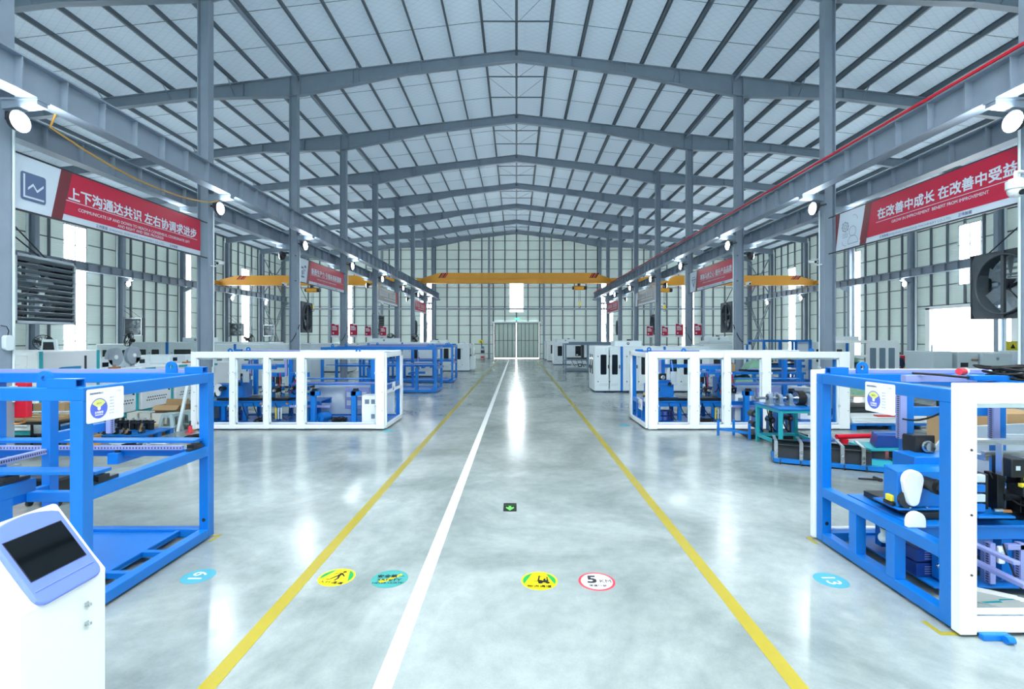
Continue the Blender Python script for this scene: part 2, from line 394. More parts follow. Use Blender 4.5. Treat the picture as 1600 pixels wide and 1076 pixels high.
# girts and studs
def girts(name, o, u, inn, n0, n1, step, top, holes, studs, zs):
    o, u, inn = Vector(o), Vector(u), Vector(inn); up = Vector((0, 0, 1))
    def free(a0, a1, z0, z1):    # pieces of a line that keep out of the holes
        segs = [(a0, z0, a1, z1)]
        for h in holes:
            nx = []
            for s0, t0, s1, t1 in segs:
                if s0 == s1:
                    if h[0] < s0 < h[1] and t0 < h[3] and t1 > h[2]:
                        if t0 < h[2]: nx.append((s0, t0, s1, h[2]))
                        if t1 > h[3]: nx.append((s0, h[3], s1, t1))
                    else: nx.append((s0, t0, s1, t1))
                else:
                    if h[2] < t0 < h[3] and s0 < h[1] and s1 > h[0]:
                        if s0 < h[0]: nx.append((s0, t0, h[0], t1))
                        if s1 > h[1]: nx.append((h[1], t0, s1, t1))
                    else: nx.append((s0, t0, s1, t1))
            segs = nx
        return segs
    for z in zs:
        mb = MB(); a0, a1 = n0, n1
        if callable(top):
            if z > top(n0):
                k = (ZR-z)/SL; a0, a1 = -k, k
        if a1-a0 < 0.5: continue
        for s0, t0, s1, t1 in free(a0, a1, z, z): mb.bar(o+u*s0+up*t0+inn*0.06, o+u*s1+up*t1+inn*0.06, 0.07, 0.055)
        struct('wall_girt', mb, 'purlin')
    for a in studs:
        t = top(a) if callable(top) else top
        mb = MB()
        for s0, t0, s1, t1 in free(a, a, 0.0, t-0.05): mb.bar(o+u*s0+up*t0+inn*0.11, o+u*s1+up*t1+inn*0.11, 0.09, 0.12, up=u)
        struct('wall_stud', mb, 'purlin')
zs = [0.55+1.08*i for i in range(13)]
girts('back', (0, YB, 0), (1, 0, 0), (0, -1, 0), -XW, XW, 1.3, zroof, win_b+[door_b], [s*(1.33*i) for i in range(1, 21) for s in (-1, 1)]+[0], zs)
zs2 = [0.7+1.25*i for i in range(9)]
st = [FY[0]+1.19*i for i in range(int((YB-FY[0])/1.19)) if abs(((FY[0]+1.19*i)-Y0) % PITCH) > 0.4]
girts('left', (-XW, 0, 0), (0, 1, 0), (1, 0, 0), FY[0], YB, 1.2, zt, win_l, st, zs2)
girts('right', (XW, 0, 0), (0, 1, 0), (-1, 0, 0), FY[0], YB, 1.2, zt, win_r+[door_r], st, zs2)

# columns: H sections, web in the frame plane
def hcol(x, y, z0, z1, d=0.42, w=0.26, m='steel', t=0.024, turn=False):
    mb = MB()
    def b(a0, a1, b0, b1):
        if turn: mb.box(x+b0, x+b1, y+a0, y+a1, z0, z1)
        else: mb.box(x+a0, x+a1, y+b0, y+b1, z0, z1)
    b(-d/2, -d/2+t, -w/2, w/2); b(d/2-t, d/2, -w/2, w/2); b(-d/2+t, d/2-t, -t/2, t/2)
    if z0 < 0.01: mb.box(x-d/2-0.06, x+d/2+0.06, y-w/2-0.06, y+w/2+0.06, 0, 0.03)
    return mb
# rafters: haunched I beams across the whole hall
def rtop(x): return zroof(x)-0.22
def rbot(x):
    a = abs(x)
    pts = [(0, 0.46), (4.7, 0.46), (XC, 0.86), (14.0, 0.46), (XW, 0.5)]
    for (x0, d0), (x1, d1) in zip(pts[:-1], pts[1:]):
        if a <= x1: return rtop(x)-(d0+(d1-d0)*(a-x0)/(x1-x0))
    return rtop(x)-0.5
XS = [0, 4.7, XC, 14.0, XW-0.25]
def rafter(y):
    mb = MB(); w, t = 0.24, 0.025
    for s in (-1, 1):
        P = [s*x for x in XS]
        for a, b in zip(P[:-1], P[1:]):
            mb.prism([(a, rbot(a)), (b, rbot(b)), (b, rtop(b)), (a, rtop(a))], (0, y-t/2, 0), (1, 0, 0), (0, 0, 1), (0, t, 0))
            for f, sg in ((rtop, -1), (rbot, 1)):
                mb.prism([(a, f(a)), (b, f(b)), (b, f(b)+sg*t), (a, f(a)+sg*t)], (0, y-w/2, 0), (1, 0, 0), (0, 0, 1), (0, w, 0))
        for x in (2.4, 4.7, 7.0, XC-0.22, XC+0.22, 11.7, 14, 18.5, 22.7):
            mb.box(s*x-0.012, s*x+0.012, y-w/2, y+w/2, rbot(x)+0.02, rtop(x)-0.02)
    return mb
for i, y in enumerate([Y0-2*PITCH]+FY):
    struct('roof_beam', rafter(y), 'steel')
    for s in (-1, 1):
        struct('column', hcol(s*9.54, y, 0, rbot(XC), 0.34), 'steel')
        struct('column', hcol(s*(XW-0.34), y, 0, rbot(XW-0.3), 0.4, 0.26), 'steel')
for x in (-3.15, 3.15, -21.4, 21.4, -15.4, 15.4):
    struct('column', hcol(x, YB-0.32, 0, rbot(x), 0.34, 0.22, turn=True), 'steel')
# purlins and ridge tie
for s in (-1, 1):
    for n in range(1, 21):
        x = 1.345*n
        if x > XW: continue
        z = zroof(x)
        mb = MB()
        mb.box(s*x-0.012, s*x+0.012, YF, YB, z-0.21, z-0.005); mb.box(s*x-0.012, s*x+0.065, YF, YB, z-0.215, z-0.195); mb.box(s*x-0.06, s*x+0.01, YF, YB, z-0.03, z-0.005)
        struct('roof_purlin', mb, 'purlin')
    # round tie tube by the column line
    struct('roof_tie', MB().cyl((s*(XC-0.1), YF, zroof(XC)-0.36), (s*(XC-0.1), YB, zroof(XC)-0.36), 0.06, 10), 'steel')
struct('roof_tie', MB().box(-0.05, 0.05, YF, YB, ZR-0.42, ZR-0.3), 'purlin')
# sag rods, knee braces and ridge struts, one set per bay
for a, b in zip(FY[:-1], FY[1:]):
    mb = MB()
    for f in (0.33, 0.66):
        y = a+(b-a)*f
        for s in (-1, 1): mb.tube([(s*1.345, y, zroof(1.345)-0.12), (s*26.9, y, zroof(26.9)-0.12)], 0.009, 4)
        mb.bar((-1.345, y, zroof(1.3)-0.12), (1.345, y, zroof(1.3)-0.12), 0.04, 0.04)
    for s in (-1, 1):
        mb.tube([(s*1.345, a+(b-a)*0.33, zroof(1.3)-0.12), (0, a+(b-a)*0.66, ZR-0.36)], 0.008, 4)
        mb.tube([(0, a+(b-a)*0.33, ZR-0.36), (s*1.345, a+(b-a)*0.05, zroof(1.3)-0.12)], 0.008, 4)
    struct('roof_sag_rods', mb, 'purlin')
    mb = MB()
    for s in (-1, 1):
        for x in (4.035, 6.725, 12.1, 14.8, 17.5, 20.2, 22.9):
            for dy in (0.55, -0.55):
                if YF < a+dy: mb.bar((s*x, a, rbot(x)+0.04), (s*x, a+dy, zroof(x)-0.2), 0.03, 0.03)
    struct('roof_knee_braces', mb, 'steel')

# crane runways: I beams on both sides of each column row and along the side walls
def ibeam(x, z0, z1, w, y0, y1, stiff, side):
    mb = MB(); t = 0.03
    mb.box(x-w/2, x+w/2, y0, y1, z0, z0+t); mb.box(x-w/2, x+w/2, y0, y1, z1-t, z1); mb.box(x-0.012, x+0.012, y0, y1, z0+t, z1-t)
    y = y0+0.4
    while y < y1:
        mb.box(x-w/2+0.02, x+w/2-0.02, y-0.012, y+0.012, z0+t, z1-t); y += stiff
    return mb
for s in (-1, 1):
    struct('runway_beam', ibeam(s*8.88, 6.76, 7.40, 0.34, FY[0], 55.2, 0.87, s), 'steel')
    struct('runway_beam', ibeam(s*10.1, 6.38, 6.90, 0.30, FY[0], 55.2, 0.87, s), 'steel')
    struct('runway_beam', ibeam(s*26.05, 6.40, 6.90, 0.3, FY[0], 55.2, 0.87, s), 'steel')
    struct('runway_rail', MB().box(s*8.88-0.04, s*8.88+0.04, FY[0], 55.2, 7.40, 7.47), mat('rusty_rail', '5A4A42', 0.7, var=0.2))
    struct('runway_rail', MB().box(s*10.1-0.03, s*10.1+0.03, FY[0], 55.2, 6.90, 6.95), 'dark')
    struct('runway_rail', MB().box(s*26.05-0.03, s*26.05+0.03, FY[0], 55.2, 6.90, 6.95), 'dark')
    for y in FY:
        mb = MB()
        mb.box(s*8.70, s*9.375, y-0.12, y+0.12, 6.72, 6.76); mb.prism([(s*8.72, 6.72), (s*9.375, 6.72), (s*9.375, 6.56), (s*8.72, 6.64)], (0, y-0.1, 0), (1, 0, 0), (0, 0, 1), (0, 0.2, 0))
        mb.box(s*9.69, s*10.3, y-0.12, y+0.12, 6.34, 6.38); mb.prism([(s*10.26, 6.34), (s*9.69, 6.34), (s*9.69, 6.18), (s*10.26, 6.26)], (0, y-0.1, 0), (1, 0, 0), (0, 0, 1), (0, 0.2, 0))
        struct('runway_bracket', mb, 'steel')
        mb = MB(); mb.prism([(s*25.9, 6.4), (s*26.46, 6.4), (s*26.46, 6.0), (s*25.9, 6.28)], (0, y-0.1, 0), (1, 0, 0), (0, 0, 1), (0, 0.2, 0))
        struct('runway_bracket', mb, 'steel')
struct('conductor_bar', MB().box(8.66, 8.705, FY[0], 54.8, 7.405, 7.455), 'red')
# bracing crosses on the side walls and beside the gable windows, wall beam along the gable
def lattice(p, q, w):
    p, q = Vector(p), Vector(q); mb = MB(); n = 14; up = Vector((0, 0, 1)); d = (q-p).normalized()
    side = d.cross(Vector((1, 0, 0)) if abs(d.x) < 0.3 else Vector((0, 1, 0))).normalized()*w/2
    mb.bar(p+side, q+side, 0.06, 0.06); mb.bar(p-side, q-side, 0.06, 0.06)
    for i in range(n):
        a, b = p.lerp(q, i/n), p.lerp(q, (i+1)/n)
        mb.bar(a+side*(1 if i % 2 else -1), b-side*(1 if i % 2 else -1), 0.035, 0.035)
    return mb
for s in (-1, 1):
    for za, zb, lat in ((0.2, 6.2, True), (6.9, 10.8, False)):
        for ya, yb in ((50.9, 55.4), (55.4, 50.9)):
            p, q = (s*26.5, ya, za), (s*26.5, yb, zb)
            struct('wall_brace', lattice(p, q, 0.3) if lat else MB().bar(p, q, 0.09, 0.09), 'steel')
    struct('wall_brace', lattice((s*10.4, 55.3, 0.2), (s*9.9, 55.3, 6.4), 0.5), 'steel')
    struct('wall_beam', MB().box(-26.4 if s < 0 else 9.7, -9.7 if s < 0 else 26.4, 55.42, 55.62, 5.55, 5.75), 'steel')
struct('wall_beam', MB().box(-9.2, 9.2, 55.42, 55.62, 5.55, 5.75), 'steel')
# white rain pipes on the side walls
for s in (-1, 1):
    for y in FY[2:-1]:
        struct('rain_pipe', MB().cyl((s*26.7, y-0.32, 0), (s*26.7, y-0.32, 11.2), 0.06, 10), 'white2')
# gable sliding door: two leaves, head track, bright gaps around them
d = MB().box(-2.59, -0.05, 55.86, 55.92, 0.06, 4.1)
dl = struct('door_1', d, DOOR)
mb = MB()
for x in (-2.5, -2.0, -1.5, -1.0, -0.5, -0.1): mb.box(x-0.03, x+0.03, 55.80, 55.86, 0.1, 4.02)
for z in (0.13, 2.05, 3.98): mb.box(-2.55, -0.07, 55.80, 55.86, z-0.03, z+0.03)
mb.build('door_frame', 'purlin', dl)
dr = struct('door_2', MB().box(0.03, 2.59, 55.86, 55.92, 0.06, 4.1), DOOR)
mb = MB()
for x in (0.1, 0.55, 1.0, 1.45, 1.95, 2.48): mb.box(x-0.03, x+0.03, 55.80, 55.86, 0.1, 4.02)
for z in (0.13, 2.05, 3.98): mb.box(0.05, 2.52, 55.80, 55.86, z-0.03, z+0.03)
mb.build('door_frame', 'purlin', dr)
struct('trim_1', MB().box(-2.8, 2.8, 55.7, 55.84, 4.06, 4.22), 'white2')
# right-hand loading door: white jambs
struct('trim_2', MB().box(26.75, 26.95, 31.5, 31.85, 0, 4.3).box(26.75, 26.95, 25.95, 26.3, 0, 4.3).box(26.75, 26.95, 25.95, 31.85, 4.2, 4.4), 'white')
# ================================================================ FIXED TO THE HALL
at()
ORD = ['nearest', 'second', 'third', 'fourth', 'fifth', 'sixth', 'seventh', 'eighth', 'ninth']
# ---- overhead cranes
def crane(x0, x1, y, z0, z1, hx, label):
    t = thing('overhead_crane', label, 'crane', ((x0+x1)/2, y, z0))
    tp = 1.7
    g = MB().prism([(x0+0.15, z0+0.05), (x0+0.15, z0+0.45), (x0+tp, z1), (x1-tp, z1), (x1-0.15, z0+0.45), (x1-0.15, z0+0.05)], (0, y-0.22, 0), (1, 0, 0), (0, 0, 1), (0, 0.44, 0))
    g.box(x0+0.1, x1-0.1, y-0.27, y+0.27, z0, z0+0.05).box(x0+0.2, x1-0.2, y-0.235, y-0.22, z0+0.40, z0+0.42)
    gi = g.build('girder', 'orange', t, 0.01)
    for s, e in ((1, x0), (-1, x1)):
        st = MB()
        for i, m in enumerate((1, 0, 1, 0)):
            a = e+s*(1.65+i*0.17)
            st.prism([(a, z0+0.48), (a+0.13, z0+0.48), (a+0.42, z1-0.02), (a+0.29, z1-0.02)], (0, y-0.226, 0), (1, 0, 0), (0, 0, 1), (0, 0.005, 0), m)
        st.build('warning_stripes', ['red', 'black'], t, 0)
        c = MB().box(e-0.14, e+0.14, y-1.3, y+1.3, z0+0.06, z0+0.36).build('end_carriage', 'orange', t, 0.01)
        for dy in (-1.0, 1.0):
            MB().cyl((e-0.05, y+dy, z0+0.10), (e+0.05, y+dy, z0+0.10), 0.10, 14).build('wheel', 'dark', c)
    h = MB().box(hx-0.12, hx+0.12, y-0.15, y+0.15, z0-0.25, z0-0.02).build('trolley', 'dark', t, 0.005)
    MB().cyl((hx-0.45, y, z0-0.42), (hx+0.45, y, z0-0.42), 0.2, 16).build('hoist_drum', 'orange', t)
    MB().cyl((hx+0.45, y, z0-0.42), (hx+0.72, y, z0-0.42), 0.17, 16).cyl((hx-0.62, y, z0-0.42), (hx-0.45, y, z0-0.42), 0.15, 16).build('hoist_motor', 'dark', t)
    MB().tube([(hx, y, z0-0.6), (hx, y, z0-1.75)], 0.015, 5).tube([(hx+0.12, y, z0-0.6), (hx+0.12, y, z0-1.75)], 0.015, 5).build('hoist_rope', 'dark', t)
    k = MB().box(hx-0.03, hx+0.15, y-0.06, y+0.06, z0-2.05, z0-1.72).build('hook_block', 'yellow', t, 0.01)
    MB().tube([(hx+0.06+0.1*math.sin(a), y, z0-2.18-0.1*math.cos(a)) for a in [PI-0.3-i*0.5 for i in range(9)]], 0.02, 6).build('hook', 'dark', k)
    fs = MB()
    n = 12
    for i in range(n):
        a = x0+2+(x1-x0-4)*i/n; b = x0+2+(x1-x0-4)*(i+1)/n
        fs.tube(sag((a, y+0.32, z0-0.02), (b, y+0.32, z0-0.02), 0.28, 6), 0.012, 4)
    fs.build('festoon_cable', 'red', t)
    return t
crane(-8.88, 8.88, 45.2, 7.42, 8.38, 5.8, 'yellow overhead crane spanning the central nave in front of the gable')
crane(-26.05, -10.1, 42.6, 6.96, 7.80, -17.9, 'yellow overhead crane in the left aisle behind the columns')
crane(10.1, 26.05, 42.6, 6.96, 7.80, 12.9, 'yellow overhead crane in the right aisle behind the columns')

# ---- slogan banners between the columns
def banner(s, ya, yb, z0, h, label, cn, en, body='signred', strip='signred2', panel=0.95, cnsize=0.3, cn_a=1.1, cn_b=0.49, line_b=0.43, en_b=(0.27, 0.17), icon=None, gap=1.0, foot=True, endred=False, group=None, off=0.0):
    """s = -1 left row, read along +y; s = 1 right row, read along -y.  a runs along the reading direction."""
    x = s*9.45; L = yb-ya
    t = thing('slogan_banner', label, 'banner', (x, (ya+yb)/2, z0), group)
    u = Vector((0, -s, 0)); o = Vector((x-s*0.022, ya if s < 0 else yb, z0)); v = Vector((0, 0, 1)); nrm = Vector((-s, 0, 0))
    bd = MB(); bd.box(x-0.02, x+0.02, ya, yb, z0, z0+h); bd.build('board', 'signwhite', t)
    pr = MB(); e1 = o+nrm*0.003; e2 = o+nrm*0.006; e3 = o+nrm*0.009
    ft = 0.135
    pr.flat([(panel-0.02, ft), (L, ft), (L, h), (panel+0.21, h)] if panel > 0.3 else [(panel, ft), (L, ft), (L, h), (panel, h)], e1, u, v, 0)
    if panel > 0.3:
        pr.flat([(off+panel-0.22, 0), (off+panel+0.02, 0), (off+panel+0.25, h), (off+panel, h)], e2, u, v, 1)
        if off: pr.flat([(0, 0), (off-0.2, 0), (off, h), (0, h)], e2, u, v, 1)
    if endred: pr.flat([(L-0.5, ft), (L, ft), (L, h), (L-0.5, h)], e2, u, v, 4)
    if endred: pr.flat([(L-0.5, ft), (L, ft), (L, h), (L-0.5, h)], e2+nrm*0.001, u, v, 4)
    if cn:
        pr.text(cn, e2+u*cn_a+v*cn_b, u, v, cnsize, 2, 0.022, 'LEFT', gap)
        pr.flat([(cn_a-0.05, line_b), (L-0.15, line_b), (L-0.15, line_b+0.012), (cn_a-0.05, line_b+0.012)], e2, u, v, 2)
        for i, (ln, ea) in enumerate(en): pr.text(ln, e2+u*ea+v*en_b[i], u, v, 0.098, 2, 0.006, 'CENTER')
        if foot:
            pr.text('ZHEJIANG ZHENGWEI MACHINERY CO.,LTD.', e2+u*(L*0.56)+v*0.035, u, v, 0.07, 3, 0.0, 'CENTER', 1.25)
            for fa in (0.36, 0.79): pr.text('正伟智能', e2+u*(L*fa)+v*0.035, u, v, 0.08, 3, 0.012, 'CENTER')
    else:
        for a0, a1 in ((0.55, L*0.5), (L*0.56, L-0.65)):      # lettering too far away to read: pale band of characters
            n = int((a1-a0)/0.36)
            for i in range(n):
                a = a0+(a1-a0)*i/n
                pr.flat([(a, 0.5), (a+0.29, 0.5), (a+0.29, 0.56), (a, 0.56)], e3, u, v, 2); pr.flat([(a+0.02, 0.6), (a+0.27, 0.6), (a+0.27, 0.66), (a+0.02, 0.66)], e3, u, v, 2)
                pr.flat([(a+0.04, 0.7), (a+0.25, 0.7), (a+0.25, 0.8), (a+0.04, 0.8)], e3, u, v, 2); pr.flat([(a+0.11, 0.46), (a+0.18, 0.46), (a+0.18, 0.84), (a+0.11, 0.84)], e3, u, v, 2)
        pr.flat([(L*0.3, 0.32), (L-0.7, 0.32), (L-0.7, 0.37), (L*0.3, 0.37)], e3, u, v, 2)
    if icon: icon(pr, e2, u, v, off)
    pr.build('print', [body, strip, 'signwhite', 'ink', 'signred', 'silverprint'], t)
    fr = MB()
    fr.box(x-0.02, x+0.03, ya-0.02, yb+0.02, z0-0.03, z0).box(x-0.02, x+0.03, ya-0.02, yb+0.02, z0+h, z0+h+0.03)
    for z in (z0-0.015, z0+h+0.015):
        fr.cyl((x, ya-0.35, z), (x, ya, z), 0.018, 8).cyl((x, yb, z), (x, yb+0.35, z), 0.018, 8)
    fr.build('hanging_frame', 'dark', t)
def ic_chart(pr, e, u, v, off):
    pr.flat(rrect(0.12, 0.62, 0.2, 0.74, 0.05), e, u, v, 3); f = e+Vector((0.003, 0, 0))
    pr.flat([(0.17, 0.25), (0.58, 0.25), (0.58, 0.285), (0.205, 0.285), (0.205, 0.7), (0.17, 0.7)], f, u, v, 2)
    Z = [(0.26, 0.43), (0.36, 0.53), (0.44, 0.42), (0.57, 0.55)]
    for (a, b), (c, d) in zip(Z[:-1], Z[1:]): pr.flat([(a, b-0.025), (c, d-0.025), (c, d+0.025), (a, b+0.025)], f, u, v, 2)
def ring(pr, e, u, v, ca, cb, R_, w, m, a0=0, a1=2*PI, n=20):
    for i in range(n):
        p, q = a0+(a1-a0)*i/n, a0+(a1-a0)*(i+1)/n
        pr.flat([(ca+R_*math.cos(p), cb+R_*math.sin(p)), (ca+(R_+w)*math.cos(p), cb+(R_+w)*math.sin(p)), (ca+(R_+w)*math.cos(q), cb+(R_+w)*math.sin(q)), (ca+R_*math.cos(q), cb+R_*math.sin(q))], e, u, v, m)
def ic_worker(pr, e, u, v, off):
    w = 0.014
    ring(pr, e, u, v, 0.42, 0.62, 0.12, w, 5); ring(pr, e, u, v, 0.42, 0.62, 0.05, w, 5)
    for i in range(8):
        a = i*PI/4; pr.flat([(0.42+0.13*math.cos(a)-0.02, 0.62+0.13*math.sin(a)-0.02), (0.42+0.13*math.cos(a)+0.02, 0.62+0.13*math.sin(a)-0.02), (0.42+0.13*math.cos(a)+0.02, 0.62+0.13*math.sin(a)+0.02), (0.42+0.13*math.cos(a)-0.02, 0.62+0.13*math.sin(a)+0.02)], e, u, v, 5)
    ring(pr, e, u, v, 0.72, 0.45, 0.13, w, 5); ring(pr, e, u, v, 0.72, 0.12, 0.2, w, 5, 0, PI)
    pr.flat([(0.52, 0.1), (0.93, 0.1), (0.93, 0.12), (0.52, 0.12)], e, u, v, 5)
    for b in (0.32, 0.37, 0.42): pr.flat([(0.3, b), (0.52, b), (0.52, b+w), (0.3, b+w)], e, u, v, 5)
    ring(pr, e, u, v, 0.78, 0.75, 0.13, w, 5, 0, PI*0.6); ring(pr, e, u, v, 0.42, 0.22, 0.13, w, 5, PI, PI*1.6)
def ic_gem(pr, e, u, v, off):
    P = [(0.25, 0.62), (0.35, 0.75), (0.7, 0.75), (0.8, 0.62), (0.52, 0.22), (0.25, 0.62), (0.8, 0.62), (0.62, 0.62), (0.52, 0.22), (0.42, 0.62)]
    for (a, b), (c, d) in zip(P[:-1], P[1:]):
        n = Vector((b-d, c-a)); n.normalize(); n *= 0.018
        pr.flat([(a-n.x, b-n.y), (c-n.x, d-n.y), (c+n.x, d+n.y), (a+n.x, b+n.y)], e, u, v, 3)
def ic_lines(pr, e, u, v, off):
    for a, b, w, h in ((0.2, 0.2, 0.3, 0.08), (0.25, 0.32, 0.1, 0.2), (0.42, 0.35, 0.06, 0.25), (0.2, 0.6, 0.22, 0.08), (0.5, 0.66, 0.2, 0.1), (0.55, 0.5, 0.05, 0.1)):
        pr.flat([(a, b), (a+w, b), (a+w, b+h), (a, b+h)], e, u, v, 3)
banner(-1, 9.12, 14.5, 4.84, 1.04, 'red slogan banner with a line chart icon, between the two nearest left columns',
       '上下沟通达共识 左右协调求进步', [('COMMUNICATE UP AND DOWN TO REACH A CONSENSUS, COORDINATE LEFT', 3.12), ('AND RIGHT AND SEEK PROGRESS', 3.12)], icon=ic_chart, cnsize=0.288)
banner(1, 9.12, 14.36, 4.94, 1.05, 'dark red slogan banner with a worker and gear icon, between the two nearest right columns',
       '在改善中成长 在改善中受益', [('GROW IN IMPROVEMENT  BENEFIT FROM IMPROVEMENT', 3.4)], icon=ic_worker, cnsize=0.29, cn_a=1.66, cn_b=0.56, line_b=0.46, en_b=(0.335,), panel=1.02, off=0.2)
banner(-1, 21.1, 26.55, 4.84, 1.04, 'red slogan banner with a blue sketch panel, between the third and fourth left columns',
       '新质生产力 引领未来新篇章', [('NEW QUALITY PRODUCTIVITY LEADING THE FUTURE', 3.1)], icon=ic_lines, cnsize=0.31, cn_a=1.25, en_b=(0.27,))
banner(1, 21.1, 26.4, 4.84, 1.04, 'dark red slogan banner with a diamond icon, between the third and fourth right columns',
       '革除马虎之心 提升产品品质', [('GET RID OF SLOPPINESS AND IMPROVE PRODUCT QUALITY', 3.1)], icon=ic_gem, cnsize=0.3, cn_a=1.45, cn_b=0.5, en_b=(0.28,), panel=1.0)
banner(-1, 33.0, 38.5, 4.84, 1.04, 'grey slogan banner with a red end strip, further up the left column row', '', [], body='signgrey', panel=0.1, endred=True)
banner(1, 33.0, 38.5, 4.84, 1.04, 'grey and mauve slogan banner with a white end panel, further up the right column row', '', [], body='signgrey', panel=0.8)
banner(-1, 45.0, 50.4, 4.84, 1.04, 'small far red slogan banner at the gable end of the left column row', '', [], panel=0.1)
banner(1, 45.0, 50.4, 4.84, 1.04, 'small far red slogan banner at the gable end of the right column row', '', [], panel=0.1)

# ---- red notice boards beside the fourth and fifth columns
def notice(x, y, z, label):
    t = thing('notice_board', label, 'notice board', (x, y, z), 'red notice boards beside the columns')
    w, h = 0.43, 0.74
    b = MB().box(x-w/2, x+w/2, y-0.01, y+0.01, z, z+h).build('board', 'signwhite', t)
    p = MB(); u, v = (1, 0, 0), (0, 0, 1); o = (x-w/2, y-0.013, z)
    p.flat([(0.01, 0.1), (w-0.01, 0.1), (w-0.01, h-0.07), (0.22, h-0.07), (0.17, h-0.01), (0.01, h-0.01)], o, u, v, 0)
    o2 = (x-w/2, y-0.016, z)
    for b_, n in ((0.55, 3), (0.47, 4), (0.38, 4)):
        for i in range(n): p.flat([(0.07+i*0.068, b_), (0.125+i*0.068, b_), (0.125+i*0.068, b_+0.06), (0.07+i*0.068, b_+0.06)], o2, u, v, 1)
    p.flat(arc((0.12, 0.22), 0.045, 0, 2*PI, 14)[:-1], o2, u, v, 1)
    p.build('print', ['signred', 'signwhite'], t)
    MB().cyl((x, y+0.02, z+h*0.7), (math.copysign(9.70 if abs(x) > XC else 9.385, x), y+0.02, z+h*0.7), 0.012, 6).cyl((x, y+0.02, z+h*0.3), (math.copysign(9.70 if abs(x) > XC else 9.385, x), y+0.02, z+h*0.3), 0.012, 6).build('bracket', 'dark', t)
for k, nm in ((3, 'fourth'), (4, 'fifth')):
    y = FY[k+1]
    for s, sn in ((-1, 'left'), (1, 'right')):
        notice(s*(XC+0.52), y-0.05, 2.42, 'red notice board on the aisle side of the %s %s column' % (nm, sn))
        notice(s*(XC-0.50), y-0.05, 2.42, 'red notice board on the nave side of the %s %s column' % (nm, sn))

# ---- flood lamps
def floodlight():
    t = thing('flood_lamp', '', 'lamp', (0, 0, 0))           # shines towards +x and down, hangs from an arm behind
    MB().cyl((-0.06, 0, 0.0), (0.04, 0, 0), 0.17, 20, r2=0.2).build('housing', 'dark', t)
    MB().sphere((0.035, 0, -0.01), 0.18, 18, 10, 0, 0.36, 1, 1).build('lens', 'lamp', t)
    MB().bar((-0.05, 0, 0.05), (-0.32, 0.1, 0.1), 0.05, 0.05).build('arm', 'dark', t)
    f = MB()
    for i in range(7): f.box(-0.12, -0.04, -0.12+i*0.04-0.006, -0.12+i*0.04+0.006, -0.02, 0.13)
    f.build('cooling_fins', 'dark', t)
    return t
fl = floodlight(); first = True
def lamp(x, y, z, face, label, group):
    global first
    if first: first = False; fl.location = (x, y, z); fl.rotation_euler = (0, 0, face); tag(fl, label, None, group); return
    dup(fl, (x, y, z), label, group, face)
for k in range(0, 9):
    y = FY[k+1]
    if k > 7: continue
    for s, sn in ((-1, 'left'), (1, 'right')):
        lamp(s*9.06, y-0.1, 6.33, 0 if s < 0 else PI, 'glowing flood lamp under the nave bracket of the %s %s column' % (ORD[k], sn), 'flood lamps along the nave')
        lamp(s*10.02, y-0.1, 5.9, PI if s < 0 else 0, 'dark-backed flood lamp on the aisle side of the %s %s column' % (ORD[k], sn), 'flood lamps facing the aisles')
for s, sn in ((-1, 'left'), (1, 'right')):
    for k in ((4, 6, 7) if s < 0 else (4, 6, 7)):
        lamp(s*26.12, FY[k+1]-0.14, 6.0, 0 if s < 0 else PI, 'glowing flood lamp on the %s side wall near its %s column' % (sn, ORD[k]), 'flood lamps on the side walls')

